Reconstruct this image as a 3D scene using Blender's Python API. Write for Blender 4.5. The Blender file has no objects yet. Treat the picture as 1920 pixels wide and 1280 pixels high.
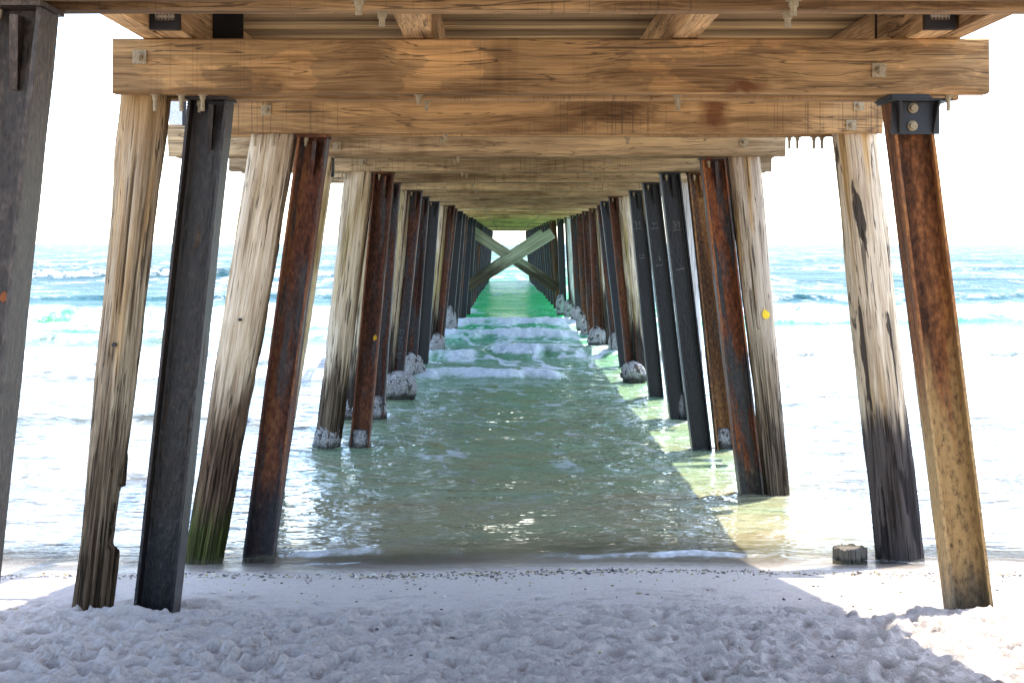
import bpy, bmesh, math, random
import numpy as np
from mathutils import Vector, Matrix

random.seed(7)
C = bpy.context.scene.collection
R = math.radians

# ------------------------------------------------------------------ camera, sky, sun, exposure
F = 2933.0            # focal length in pixels of a 1920 wide frame
CX, HY = 948.0, 457.0 # vanishing point of the jetty, horizon
EYE = 2.19            # eye height above the water (z = 0)
cam = bpy.data.cameras.new('camera')
cam.sensor_width = 36.0
cam.lens = 36.0 * F / 1920.0
cam.shift_x = (960 - CX) / 1920.0
cam.shift_y = (HY - 640) / 1920.0
cam.clip_start = 0.1
cam.clip_end = 90000
camo = bpy.data.objects.new('camera', cam)
C.objects.link(camo)
camo.location = (0, 0, EYE)
camo.rotation_euler = (R(90), 0, 0)
bpy.context.scene.camera = camo

SUN = Vector((0.20, 0.32, 1.0)).normalized()
EL = math.asin(SUN.z)
AZ = math.atan2(SUN.x, SUN.y)
w = bpy.data.worlds.new('World')
bpy.context.scene.world = w
w.use_nodes = True
wn = w.node_tree
bg = wn.nodes['Background']
sk = wn.nodes.new('ShaderNodeTexSky')
sk.sky_type = 'NISHITA'
sk.sun_disc = False
sk.sun_elevation = EL
sk.sun_rotation = AZ
sk.air_density = 0.85
sk.dust_density = 1.1
sk.ozone_density = 1.0
wn.links.new(sk.outputs[0], bg.inputs[0])
bg.inputs[1].default_value = 0.15
sl = bpy.data.lights.new('sun', 'SUN')
sl.energy = 2.0
sl.angle = R(0.5)
sl.color = (1.0, 0.95, 0.87)
so = bpy.data.objects.new('sun', sl)
C.objects.link(so)
so.rotation_euler = SUN.to_track_quat('Z', 'Y').to_euler()
sc = bpy.context.scene
sc.view_settings.view_transform = 'Standard'
sc.view_settings.look = 'None'
sc.view_settings.gamma = 1.0
sc.view_settings.exposure = 2.95
sc.cycles.max_bounces = 8
sc.cycles.diffuse_bounces = 5
sc.cycles.transparent_max_bounces = 8
sc.cycles.caustics_reflective = False
sc.cycles.caustics_refractive = False
sc.cycles.sample_clamp_indirect = 6.0

# ------------------------------------------------------------------ noise
def _h(ix, iy, s):
    n = (ix.astype(np.int64) * 374761393 + iy.astype(np.int64) * 668265263 + int(s) * 1442695041) & 0xffffffff
    n = ((n ^ (n >> 13)) * 1274126177) & 0xffffffff
    n = ((n ^ (n >> 16)) * 2246822519) & 0xffffffff
    return ((n ^ (n >> 15)) & 0xffff) / 65535.0

def vn(x, y, s=0):
    x = np.asarray(x, float); y = np.asarray(y, float)
    x, y = np.broadcast_arrays(x, y)
    ix = np.floor(x); iy = np.floor(y)
    fx = x - ix; fy = y - iy
    fx = fx * fx * fx * (fx * (fx * 6 - 15) + 10); fy = fy * fy * fy * (fy * (fy * 6 - 15) + 10)
    a = _h(ix, iy, s); b = _h(ix + 1, iy, s); c = _h(ix, iy + 1, s); d = _h(ix + 1, iy + 1, s)
    return (a * (1 - fx) + b * fx) * (1 - fy) + (c * (1 - fx) + d * fx) * fy

def fbm(x, y, s=0, o=4, g=0.5):
    t = 0; a = 1; n = 0
    for i in range(o):
        t = t + a * vn(x * 2 ** i + 17.3 * i, y * 2 ** i - 9.1 * i, s + i); n += a; a *= g
    return t / n

def sst(a, b, x):
    t = np.clip((x - a) / (b - a), 0, 1)
    return t * t * (3 - 2 * t)

# ------------------------------------------------------------------ mesh helpers
def raw_mesh(name, V, Q, smooth=True):
    V = np.asarray(V, np.float32).reshape(-1, 3); Q = np.asarray(Q, np.int32)
    me = bpy.data.meshes.new(name)
    k = Q.shape[1]
    me.vertices.add(len(V)); me.vertices.foreach_set('co', V.ravel())
    me.loops.add(Q.size); me.loops.foreach_set('vertex_index', Q.ravel())
    me.polygons.add(len(Q))
    me.polygons.foreach_set('loop_start', np.arange(0, Q.size, k, dtype=np.int32))
    me.polygons.foreach_set('loop_total', np.full(len(Q), k, np.int32))
    me.update(calc_edges=True)
    if smooth:
        me.polygons.foreach_set('use_smooth', np.ones(len(Q), bool))
    me.validate()
    return me

def grid_mesh(name, P, wrap=False, smooth=True):
    n, m = P.shape[:2]
    idx = np.arange(n * m).reshape(n, m)
    if wrap:
        nx = np.roll(idx, -1, axis=1)
        Q = np.stack([idx[:-1], nx[:-1], nx[1:], idx[1:]], -1).reshape(-1, 4)
    else:
        Q = np.stack([idx[:-1, :-1], idx[:-1, 1:], idx[1:, 1:], idx[1:, :-1]], -1).reshape(-1, 4)
    return raw_mesh(name, P.reshape(-1, 3), Q, smooth)

def link(name, me, mat=None, parent=None, loc=(0, 0, 0), rot=(0, 0, 0)):
    o = bpy.data.objects.new(name, me)
    C.objects.link(o)
    o.location = loc; o.rotation_euler = rot
    if parent is not None:
        o.parent = parent
    if mat is not None and not o.data.materials:
        o.data.materials.append(mat)
    return o

def tag(o, label=None, cat=None, group=None, kind=None):
    for k, v in (('label', label), ('category', cat), ('group', group), ('kind', kind)):
        if v: o[k] = v
    return o

def bm_mesh(name, bm, smooth=False):
    bmesh.ops.recalc_face_normals(bm, faces=bm.faces)
    me = bpy.data.meshes.new(name)
    bm.to_mesh(me); bm.free()
    if smooth:
        for p in me.polygons: p.use_smooth = True
    return me

def add_box(bm, c, s, M=None):
    r = bmesh.ops.create_cube(bm, size=1.0)
    for v in r['verts']:
        v.co = Vector((v.co.x * s[0] + c[0], v.co.y * s[1] + c[1], v.co.z * s[2] + c[2]))
        if M is not None: v.co = M @ v.co
    return r['verts']

def add_cyl(bm, c, r, h, n=6, axis='Z', M=None, r2=None):
    q = bmesh.ops.create_cone(bm, cap_ends=True, segments=n, radius1=r, radius2=r if r2 is None else r2, depth=h)
    rot = {'Z': Matrix(), 'Y': Matrix.Rotation(R(90), 4, 'X'), 'X': Matrix.Rotation(R(90), 4, 'Y')}[axis]
    for v in q['verts']:
        v.co = rot @ v.co + Vector(c)
        if M is not None: v.co = M @ v.co
    return q['verts']

def PX(px, Y): return (px - CX) / F * Y
def PZ(py, Y): return EYE - (py - HY) / F * Y

# ------------------------------------------------------------------ node helper
class NB:
    def __init__(s, name, rough=0.7, spec=0.3):
        s.m = bpy.data.materials.new(name); s.m.use_nodes = True
        s.t = s.m.node_tree; s.b = s.t.nodes['Principled BSDF']
        s.b.inputs['Roughness'].default_value = rough
        s.b.inputs['Specular IOR Level'].default_value = spec
    def n(s, typ, out=0, props=None, **kw):
        d = s.t.nodes.new('ShaderNode' + typ)
        for k, v in (props or {}).items(): setattr(d, k, v)
        for k, v in kw.items():
            k2 = int(k[1:]) if k[0] == 'i' and k[1:].isdigit() else k.replace('_', ' ')
            s.put(d.inputs[k2], v)
        return d.outputs[out]
    def put(s, sock, v):
        if isinstance(v, bpy.types.NodeSocket): s.t.links.new(v, sock)
        elif isinstance(v, tuple) and sock.type == 'RGBA' and len(v) == 3: sock.default_value = (*v, 1)
        else: sock.default_value = v
    def obj(s): return s.n('TexCoord', 'Object')
    def pos(s, sx, sy, sz, off=(0, 0, 0), base=None):
        return s.n('Mapping', i0=base or s.obj(), i1=off, i3=(sx, sy, sz))
    def noise(s, vec, scale=1.0, detail=4.0, rough=0.55, dist=0.0):
        return s.n('TexNoise', 0, i0=vec, Scale=scale, Detail=detail, Roughness=rough, Distortion=dist)
    def math(s, op, a, b=0.0, clamp=False):
        return s.n('Math', 0, {'operation': op, 'use_clamp': clamp}, i0=a, i1=b)
    def ss(s, v, a, b):
        return s.n('MapRange', 0, {'interpolation_type': 'SMOOTHSTEP'}, i0=v, i1=a, i2=b, i3=0.0, i4=1.0)
    def mix(s, f, a, b, mode='MIX'):
        d = s.t.nodes.new('ShaderNodeMix'); d.data_type = 'RGBA'; d.blend_type = mode
        s.put(d.inputs[0], f); s.put(d.inputs[6], a); s.put(d.inputs[7], b)
        return d.outputs[2]
    def ramp(s, v, stops):
        d = s.t.nodes.new('ShaderNodeValToRGB'); s.put(d.inputs[0], v)
        e = d.color_ramp.elements
        while len(e) < len(stops): e.new(0.5)
        for el, (p, c) in zip(e, stops): el.position = p; el.color = (*c, 1)
        return d.outputs[0]
    def attr(s, name, out='Fac'):
        return s.n('Attribute', out, {'attribute_name': name})
    def sep(s, vec, i): return s.n('SeparateXYZ', i, i0=vec)
    def bump(s, h, strength=0.5, dist=0.01, normal=None):
        d = s.t.nodes.new('ShaderNodeBump')
        s.put(d.inputs['Strength'], strength); s.put(d.inputs['Distance'], dist); s.put(d.inputs['Height'], h)
        if normal is not None: s.put(d.inputs['Normal'], normal)
        return d.outputs[0]
    def rnd(s): return s.n('ObjectInfo', 'Random')
    def ocol(s): return s.n('ObjectInfo', 'Color')
    def done(s, col=None, nor=None, rough=None):
        if col is not None: s.put(s.b.inputs['Base Color'], col)
        if nor is not None: s.put(s.b.inputs['Normal'], nor)
        if rough is not None: s.put(s.b.inputs['Roughness'], rough)
        return s.m

# ------------------------------------------------------------------ materials
def mat_beam(name, axis='x', kerf=0.6, patches=0.0, rustx=None):
    """sawn hardwood: grain along one axis, tint from the object colour"""
    s = NB(name, 0.75, 0.2)
    o = s.obj()
    shift = s.n('VectorMath', 0, {'operation': 'ADD'}, i0=o, i1=s.n('CombineXYZ', 0, i0=s.math('MULTIPLY', s.rnd(), 37.0), i1=s.math('MULTIPLY', s.rnd(), 91.0), i2=s.math('MULTIPLY', s.rnd(), 13.0)))
    g = (lambda a, b: (a, b, b)) if axis == 'x' else ((lambda a, b: (b, a, b)) if axis == 'y' else (lambda a, b: (b, b, a)))
    warp = s.noise(s.pos(*g(0.9, 3.0), base=shift), 1.0, 2, 0.5)
    wv = s.n('VectorMath', 0, {'operation': 'ADD'}, i0=shift, i1=s.n('CombineXYZ', 0, i0=0.0, i1=s.math('MULTIPLY', warp, 0.16), i2=s.math('MULTIPLY', warp, 0.16)))
    g1 = s.noise(s.pos(*g(0.7, 16), base=wv), 1.0, 5, 0.6)
    g2 = s.noise(s.pos(*g(2.5, 110), base=wv), 1.0, 4, 0.65)
    big = s.noise(s.pos(*g(0.9, 3.0), base=shift), 1.0, 3, 0.55)
    v = s.math('ADD', s.math('MULTIPLY', g1, 0.55), s.math('ADD', s.math('MULTIPLY', g2, 0.45), s.math('MULTIPLY', s.math('SUBTRACT', big, 0.5), 0.7)))
    t = s.ramp(v, [(0.27, (0.22, 0.17, 0.13)), (0.42, (0.62, 0.55, 0.47)), (0.52, (1.0, 0.96, 0.9)), (0.64, (1.55, 1.48, 1.32)), (0.8, (1.95, 1.9, 1.75))])
    col = s.mix(1.0, s.ocol(), t, 'MULTIPLY')
    # drying checks along the grain
    ck = s.noise(s.pos(*g(0.9, 42), base=shift), 1.0, 2, 0.5)
    ckm = s.ss(ck, 0.66, 0.71)
    col = s.mix(s.math('MULTIPLY', ckm, 0.75), col, (0.035, 0.022, 0.014))
    ln = s.noise(s.pos(*g(0.8, 17), base=wv), 1.0, 3, 0.5)
    lm_ = s.math('MULTIPLY', s.ss(s.math('ABSOLUTE', s.math('SUBTRACT', ln, 0.5)), 0.014, 0.003), s.ss(big, 0.40, 0.56))
    col = s.mix(s.math('MULTIPLY', lm_, 0.7), col, (0.04, 0.025, 0.015))
    ckm = s.math('MAXIMUM', ckm, s.math('MULTIPLY', lm_, 0.8))
    # saw kerfs across the grain and old weathering bands
    lines = None
    if kerf > 0:
        k1 = s.noise(s.pos(*((105, .35, .35) if axis == 'x' else (.35, 105, .35)), base=shift), 1.0, 1, 0.4)
        zone = s.noise(s.pos(*g(1.1, 1.5), base=shift), 1.0, 2, 0.5)
        km = s.math('MULTIPLY', s.ss(k1, 0.60, 0.68), s.ss(zone, 0.40, 0.56))
        lines = s.math('MULTIPLY', km, kerf)
        col = s.mix(lines, col, (0.06, 0.038, 0.024))
        bz = s.noise(s.pos(*((2.4, .4, .4) if axis == 'x' else (.4, 2.4, .4)), base=shift), 1.0, 3, 0.6)
        col = s.mix(s.math('MULTIPLY', s.ss(bz, 0.58, 0.72), 0.45), col, s.mix(1.0, col, (0.42, 0.36, 0.32), 'MULTIPLY'))
    if patches:
        pn = s.noise(s.pos(1.6, 1.0, 3.4, base=shift), 1.0, 5, 0.55)
        pm = s.math('MULTIPLY', s.ss(pn, 0.535, 0.555), patches)
        col = s.mix(pm, col, s.mix(1.0, col, (1.75, 1.65, 1.5), 'MULTIPLY'))
    if rustx:
        for (rx, rz, rw, rh) in rustx:
            x = s.sep(o, 0); z = s.sep(o, 2)
            wob = s.math('MULTIPLY', s.math('SUBTRACT', s.noise(s.pos(14, 1, 9), 1, 4), 0.5), 0.09)
            dx = s.math('DIVIDE', s.math('ABSOLUTE', s.math('ADD', s.math('SUBTRACT', x, rx), wob)), rw)
            dz = s.math('DIVIDE', s.math('ABSOLUTE', s.math('ADD', s.math('SUBTRACT', z, rz), wob)), rh)
            mm = s.math('MULTIPLY', s.ss(dx, 1.0, 0.15), s.ss(dz, 1.0, 0.2))
            col = s.mix(s.math('MULTIPLY', mm, 0.85), col, (0.10, 0.028, 0.006))
    h = s.math('SUBTRACT', s.math('ADD', g2, s.math('MULTIPLY', g1, 0.7)), s.math('MULTIPLY', ckm, 1.6))
    if lines is not None: h = s.math('SUBTRACT', h, s.math('MULTIPLY', lines, 0.8))
    return s.done(col, s.bump(h, 0.5, 0.006))

def mat_pile(name, light, mid, dark, low, low_h, algae_h=0.0, low_w=0.4, stain=0.0, gold=None, top_gold=0.0, Ltot=3.0):
    """round weathered timber: grain along z, brown worn foot, green algae at the base"""
    s = NB(name, 0.85, 0.15)
    o = s.obj(); z = s.sep(o, 2)
    off = s.n('VectorMath', 0, {'operation': 'ADD'}, i0=o, i1=s.n('CombineXYZ', 0, i0=s.math('MULTIPLY', s.rnd(), 3.0), i1=0.0, i2=s.math('MULTIPLY', s.rnd(), 50.0)))
    g1 = s.noise(s.pos(14, 14, 0.7, base=off), 1.0, 5, 0.65, 0.3)
    g2 = s.noise(s.pos(75, 75, 1.6, base=off), 1.0, 4, 0.65)
    big = s.noise(s.pos(5, 5, 1.1, base=off), 1.0, 3, 0.55)
    v = s.math('ADD', s.math('MULTIPLY', g1, 0.6), s.math('ADD', s.math('MULTIPLY', g2, 0.4), s.math('MULTIPLY', s.math('SUBTRACT', big, 0.5), 0.45)))
    col = s.ramp(v, [(0.30, dark), (0.44, mid), (0.55, light), (0.8, tuple(min(0.9, c * 1.22) for c in light))])
    if gold:
        gn = s.noise(s.pos(9, 9, 0.5, off=(3, 1, 0), base=off), 1.0, 3, 0.5)
        gm = s.ss(gn, 0.5, 0.66)
        if top_gold: gm = s.math('MAXIMUM', s.math('MULTIPLY', gm, 0.75), s.math('MULTIPLY', s.ss(z, Ltot - top_gold, Ltot), 0.85), True)
        col = s.mix(s.math('MULTIPLY', gm, 0.8), col, s.mix(1.0, gold, s.ramp(v, [(0.3, (0.45, 0.45, 0.45)), (0.6, (1.15, 1.15, 1.15))]), 'MULTIPLY'))
    wob = s.math('MULTIPLY', s.math('SUBTRACT', s.noise(s.pos(11, 11, 0.9, base=off), 1.0, 4, 0.6), 0.5), low_w * 3.0)
    lm = s.ss(s.math('ADD', z, wob), low_h + low_w * 0.5, low_h - low_w * 0.5)
    lowc = s.ramp(v, [(0.28, tuple(c * 0.22 for c in low)), (0.45, tuple(c * 0.7 for c in low)), (0.62, low), (0.8, tuple(c * 1.6 for c in low))])
    col = s.mix(lm, col, lowc)
    if stain:
        sn = s.noise(s.pos(9, 9, 1.3, off=(7, 2, 5), base=off), 1.0, 4, 0.5, 0.6)
        col = s.mix(s.math('MULTIPLY', s.ss(sn, 0.66 - stain * 0.06, 0.69 - stain * 0.06), 0.9), col, (0.018, 0.014, 0.013))
    dk = s.noise(s.pos(42, 42, 1.3, base=off), 1.0, 3, 0.55)
    dm = s.ss(dk, 0.635, 0.675)
    ln = s.noise(s.pos(20, 20, 0.65, off=(2, 9, 4), base=off), 1.0, 3, 0.55)
    lw = s.math('ADD', 0.010, s.math('MULTIPLY', lm, 0.022))
    lnm = s.ss(s.math('DIVIDE', s.math('ABSOLUTE', s.math('SUBTRACT', ln, 0.5)), lw), 1.0, 0.3)
    dm = s.math('MAXIMUM', dm, s.math('MULTIPLY', lnm, s.ss(s.math('ADD', big, s.math('MULTIPLY', lm, 0.25)), 0.40, 0.58)))
    col = s.mix(s.math('MULTIPLY', dm, 0.8), col, (0.03, 0.02, 0.013))
    if algae_h:
        an = s.math('ADD', z, s.math('MULTIPLY', s.math('SUBTRACT', s.noise(s.pos(16, 16, 3), 1.0, 4, 0.6), 0.5), -0.45))
        am = s.ss(an, algae_h + 0.1, algae_h - 0.22)
        ac = s.ramp(g2, [(0.3, (0.010, 0.016, 0.004)), (0.55, (0.055, 0.085, 0.008)), (0.75, (0.13, 0.17, 0.02))])
        col = s.mix(s.math('MULTIPLY', am, 0.7), col, ac)
    h = s.math('SUBTRACT', s.math('ADD', g2, s.math('MULTIPLY', g1, 0.8)), s.math('MULTIPLY', dm, 1.5))
    return s.done(col, s.bump(h, 1.0, 0.018))

def mat_steel(name, paint, rust_amt, rust, ochre=None, ochre_h=(1.0, 1.6), lumpy=0.3, foot=(0.015, 0.014, 0.016), foot_h=0.45, rough=0.6):
    """steel column: old dark coating with streaks of rust"""
    s = NB(name, rough, 0.28)
    o = s.obj(); z = s.sep(o, 2)
    off = s.n('VectorMath', 0, {'operation': 'ADD'}, i0=o, i1=s.n('CombineXYZ', 0, i0=0.0, i1=s.math('MULTIPLY', s.rnd(), 5.0), i2=s.math('MULTIPLY', s.rnd(), 60.0)))
    n1 = s.noise(s.pos(11, 11, 1.4, base=off), 1.0, 6, 0.62, 0.25)
    n2 = s.noise(s.pos(48, 48, 22, base=off), 1.0, 4, 0.6)
    n3 = s.noise(s.pos(7, 7, 0.5, off=(4, 4, 4), base=off), 1.0, 3, 0.5)
    pc = s.ramp(n2, [(0.34, tuple(c * 0.45 for c in paint)), (0.55, paint), (0.72, tuple(c * 1.9 for c in paint))])
    rc = s.ramp(s.math('ADD', s.math('MULTIPLY', n2, 0.45), s.math('MULTIPLY', n3, 0.55)),
                [(0.36, tuple(c * 0.18 for c in rust)), (0.455, tuple(c * 0.55 for c in rust)), (0.53, rust), (0.63, (rust[0] * 1.75, rust[1] * 2.1, rust[2] * 1.7))])
    th = 0.80 - 0.6 * rust_amt
    rm = s.ss(n1, th - 0.05, th + 0.07)
    col = s.mix(rm, pc, rc)
    if ochre:
        ob = s.math('ADD', z, s.math('MULTIPLY', s.math('SUBTRACT', s.noise(s.pos(9, 9, 0.8, off=(1, 8, 2)), 1.0, 4, 0.6), 0.5), -3.2))
        om = s.ss(ob, ochre_h[1], ochre_h[0])
        oc = s.ramp(n2, [(0.28, (ochre[0] * 0.3, ochre[1] * 0.26, ochre[2] * 0.3)), (0.48, ochre), (0.75, tuple(c * 1.3 for c in ochre))])
        pit = s.noise(s.pos(60, 60, 60), 1.0, 2, 0.5)
        oc = s.mix(s.math('MULTIPLY', s.ss(pit, 0.66, 0.72), 0.85), oc, (0.03, 0.02, 0.012))
        col = s.mix(om, col, oc)
    fw = s.math('ADD', z, s.math('MULTIPLY', s.math('SUBTRACT', s.noise(s.pos(10, 10, 2.5, base=off), 1.0, 5, 0.6), 0.5), -0.7))
    fm = s.ss(fw, foot_h + 0.16, foot_h - 0.16)
    fc = s.ramp(n2, [(0.35, tuple(c * 0.6 for c in foot)), (0.62, tuple(c * 1.3 for c in foot)), (0.74, (foot[0] * 4 + .03, foot[1] * 4 + .025, foot[2] * 3 + .015))])
    col = s.mix(s.math('MULTIPLY', fm, 0.9), col, fc)
    h = s.math('ADD', s.math('MULTIPLY', n2, 0.4 + rust_amt * 0.5), s.math('MULTIPLY', n1, lumpy * 2))
    r = s.mix(rm, (rough * 0.75,) * 3, (0.85,) * 3)
    return s.done(col, s.bump(h, 0.85, 0.014), r)

def mat_metal(name, col, rough=0.45, met=0.0, var=0.3):
    s = NB(name, rough, 0.4)
    n = s.noise(s.obj(), 60.0, 4, 0.6)
    s.b.inputs['Metallic'].default_value = met
    return s.done(s.ramp(n, [(0.3, tuple(c * (1 - var) for c in col)), (0.7, tuple(c * (1 + var) for c in col))]), s.bump(n, 0.3, 0.002))

M_BEAM = mat_beam('sawn_hardwood', 'x', 0.42)
M_BEAM_FRONT = mat_beam('sawn_hardwood_patched', 'x', 0.18, 0.55, [(0.99, -0.105, 0.14, 0.045)])
M_BEAM_RUST = mat_beam('sawn_hardwood_rust_run', 'x', 0.5, 0.0, [(1.16, 0.02, 0.14, 0.2)])
M_JOIST = mat_beam('sawn_joist', 'y', 0.2)
M_GALV = mat_metal('galvanised_steel', (0.27, 0.205, 0.115), 0.65, 0.1, 0.35)
M_BLACK = mat_metal('black_painted_steel', (0.006, 0.0055, 0.0055), 0.5, 0.0, 0.4)
M_PALE = mat_metal('pale_panel', (0.55, 0.57, 0.60), 0.6)
M_GRILLE = mat_metal('pale_grille', (0.62, 0.55, 0.45), 0.6)
M_CHALK = mat_metal('chalk', (0.17, 0.165, 0.14), 0.95)
M_YELLOW = mat_metal('yellow_plastic', (0.78, 0.52, 0.015), 0.5, 0.0, 0.15)

def deck_mat():
    s = NB('deck_planks', 0.85, 0.15)
    o = s.obj(); y = s.sep(o, 1)
    pid = s.math('FLOOR', s.math('DIVIDE', y, 0.15))
    rn = s.n('TexWhiteNoise', 0, {'noise_dimensions': '1D'}, W=pid)
    sh = s.n('VectorMath', 0, {'operation': 'ADD'}, i0=o, i1=s.n('CombineXYZ', 0, i0=s.math('MULTIPLY', rn, 40.0), i1=0.0, i2=0.0))
    g = s.noise(s.pos(0.8, 40, 40, base=sh), 1.0, 5, 0.6)
    b = s.noise(s.pos(1.2, 6, 6, base=sh), 1.0, 3, 0.6)
    c1 = s.ramp(s.math('ADD', s.math('MULTIPLY', g, 0.6), s.math('MULTIPLY', b, 0.4)), [(0.3, (0.10, 0.06, 0.03)), (0.48, (0.30, 0.20, 0.10)), (0.7, (0.52, 0.38, 0.21))])
    col = s.mix(1.0, c1, s.ramp(rn, [(0.0, (0.5, 0.45, 0.42)), (0.5, (0.9, 0.85, 0.75)), (1.0, (1.25, 1.2, 1.0))]), 'MULTIPLY')
    return s.done(col, s.bump(g, 0.5, 0.006))
M_DECK = deck_mat()

def crust_mat():
    s = NB('barnacle_crust', 0.9, 0.2)
    o = s.obj()
    off = s.n('VectorMath', 0, {'operation': 'ADD'}, i0=o, i1=s.n('CombineXYZ', 0, i0=s.math('MULTIPLY', s.rnd(), 9.0), i1=0.0, i2=0.0))
    v = s.n('TexVoronoi', 0, i0=off, Scale=46.0)
    n = s.noise(off, 9.0, 4, 0.65)
    n2 = s.noise(off, 70.0, 3, 0.6)
    col = s.ramp(s.math('ADD', s.math('MULTIPLY', v, 0.45), s.math('MULTIPLY', n2, 0.75)), [(0.36, (0.40, 0.375, 0.345)), (0.62, (0.27, 0.25, 0.23)), (0.76, (0.16, 0.145, 0.135)), (0.9, (0.05, 0.045, 0.04))])
    col = s.mix(s.ss(n, 0.53, 0.63), col, (0.045, 0.038, 0.034))
    z = s.sep(s.n('NewGeometry', 'Position'), 2)
    col = s.mix(s.ss(s.math('ADD', z, s.math('MULTIPLY', n, -0.14)), 0.05, -0.04), col, (0.05, 0.045, 0.035))
    return s.done(col, s.bump(s.math('ADD', v, s.math('MULTIPLY', n2, 0.7)), 0.9, 0.02))
M_CRUST = crust_mat()

# ------------------------------------------------------------------ setting: sand
def sand_base(x, y):
    t = 10.6 + 0.10 * np.sin(x * 0.9 + 0.5) + 0.05 * np.sin(x * 2.3) - y
    up = np.where(t < 5.0, 0.12 * t, 0.6 + 0.35 * (1 - np.exp(-(t - 5.0) / 2.9)))
    dn = -2.6 * np.tanh(0.115 * np.maximum(-t, 0) / 2.6)
    return np.where(t > 0, up, dn)

def axis_pts(lo, hi, step, far_lo, far_hi):
    a = list(np.arange(lo, hi + 1e-6, step))
    d, p = step, hi
    while p < far_hi: d *= 1.25; p += d; a.append(p)
    d, p = step, lo
    while p > far_lo: d *= 1.25; p -= d; a.insert(0, p)
    return np.array(a)

xs = axis_pts(-3.8, 3.9, 0.0125, -400, 400)
ys = axis_pts(5.3, 11.2, 0.0125, -260, 90)
X, Y = np.meshgrid(xs, ys)
Z = sand_base(X, Y)
rough = sst(9.75, 8.3, Y)
dry = rough * (0.35 + 0.65 * sst(8.6, 7.2, Y))
wx = X + 0.10 * (fbm(X * 4, Y * 4, 91, 2) - 0.5); wy = Y + 0.10 * (fbm(X * 4, Y * 4, 77, 2) - 0.5)
b1 = np.abs(fbm(wx * 4.2, wy * 4.2, 3, 3) - 0.5) * 2
b2 = np.abs(fbm(wx * 10, wy * 10, 13, 3) - 0.5) * 2
b3 = fbm(X * 34, Y * 34, 23, 3) - 0.5
zone = 0.35 + 0.9 * sst(0.35, 0.62, fbm(X * 1.1, Y * 1.4, 33, 2))
c1 = fbm(wx * 2.6, wy * 3.2, 43, 5, 0.6) - 0.5
c2 = fbm(wx * 9, wy * 9, 53, 4, 0.6) - 0.5
Z = Z + dry * zone * (0.038 * c1 + 0.020 * c2 + 0.008 * (0.3 - b2)) + b3 * (0.004 + 0.024 * dry) + (fbm(X * 85, Y * 85, 63, 2) - 0.5) * (0.002 + 0.011 * dry)
rs = np.random.RandomState(5)
# footprints: ellipse dents with a pushed-up rim
xi0, yi0 = np.searchsorted(xs, -3.8), np.searchsorted(ys, 5.3)
nx_f, ny_f = int(7.7 / 0.0125), int(5.9 / 0.0125)
for k in range(2800):
    px, py = rs.uniform(-3.6, 3.7), 5.4 + 3.6 * rs.uniform(0, 1) ** 1.35
    if py > 8.2 and rs.rand() < 0.6: continue
    a = rs.uniform(0, math.pi); L = rs.uniform(0.025, 0.09) if k % 5 else rs.uniform(0.09, 0.15); W = L * rs.uniform(0.4, 0.85)
    dep = rs.uniform(0.010, 0.038) * min(1.0, L / 0.06) * (0.5 if py > 8 else 1.0)
    i0 = max(0, xi0 + int((px - 0.35 + 3.8) / 0.0125)); i1 = i0 + 56
    j0 = max(0, yi0 + int((py - 0.35 - 5.3) / 0.0125)); j1 = j0 + 56
    sx, sy = X[j0:j1, i0:i1] - px, Y[j0:j1, i0:i1] - py
    u = (sx * math.cos(a) + sy * math.sin(a)) / L; v = (-sx * math.sin(a) + sy * math.cos(a)) / W
    r = np.sqrt(u * u + v * v) * (0.85 + 0.3 * fbm((sx + px) * 14, (sy + py) * 14, 55, 2))
    Z[j0:j1, i0:i1] += -dep * np.exp(-(r / 0.85) ** 6) + dep * 0.30 * np.exp(-((r - 1.2) / 0.28) ** 2)

for (sx_, sy_) in ((-2.1, 8.15), (-1.72, 8.15), (2.41, 8.15), (-1.95, 5.05)):
    dd_ = np.hypot(X - sx_, Y - sy_)
    wob_ = 1 + 0.5 * (fbm(X * 6, Y * 6, 71, 2) - 0.5)
    Z = Z - 0.035 * np.exp(-(dd_ / (0.17 * wob_)) ** 4) + 0.035 * np.exp(-((dd_ - 0.27 * wob_) / 0.09) ** 2) * (fbm(X * 5, Y * 5, 72, 3))

def sand_mat():
    s = NB('beach_sand', 0.9, 0.15)
    o = s.obj(); z = s.sep(o, 2)
    n = s.noise(o, 320.0, 3, 0.7)
    n2 = s.noise(o, 5.0, 4, 0.6)
    col = s.ramp(n, [(0.25, (0.40, 0.335, 0.285)), (0.5, (0.55, 0.475, 0.41)), (0.75, (0.70, 0.62, 0.54))])
    col = s.mix(s.math('MULTIPLY', s.ss(n2, 0.5, 0.75), 0.3), col, (0.40, 0.34, 0.30))
    spk = s.noise(o, 150.0, 2, 0.5)
    col = s.mix(s.math('MULTIPLY', s.ss(spk, 0.70, 0.75), 0.6), col, (0.16, 0.12, 0.10))
    wet = s.ss(s.math('ADD', z, s.math('MULTIPLY', s.math('SUBTRACT', n2, 0.5), 0.05)), 0.055, 0.012)
    col = s.mix(wet, col, (0.27, 0.22, 0.175))
    r = s.mix(wet, (0.92,) * 3, (0.25,) * 3)
    md = s.noise(o, 26.0, 5, 0.7)
    col = s.mix(s.math('MULTIPLY', s.ss(md, 0.50, 0.66), 0.34), col, (0.30, 0.24, 0.205))
    h = s.math('ADD', n, s.math('MULTIPLY', s.noise(o, 60.0, 4, 0.65), 2.0))
    return s.done(col, s.bump(h, 0.9, 0.014), r)
sand = link('beach_sand', grid_mesh('beach_sand', np.stack([X, Y, Z], -1)), sand_mat())
tag(sand, 'pale trodden beach sand in the foreground', None, None, 'structure')

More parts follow.
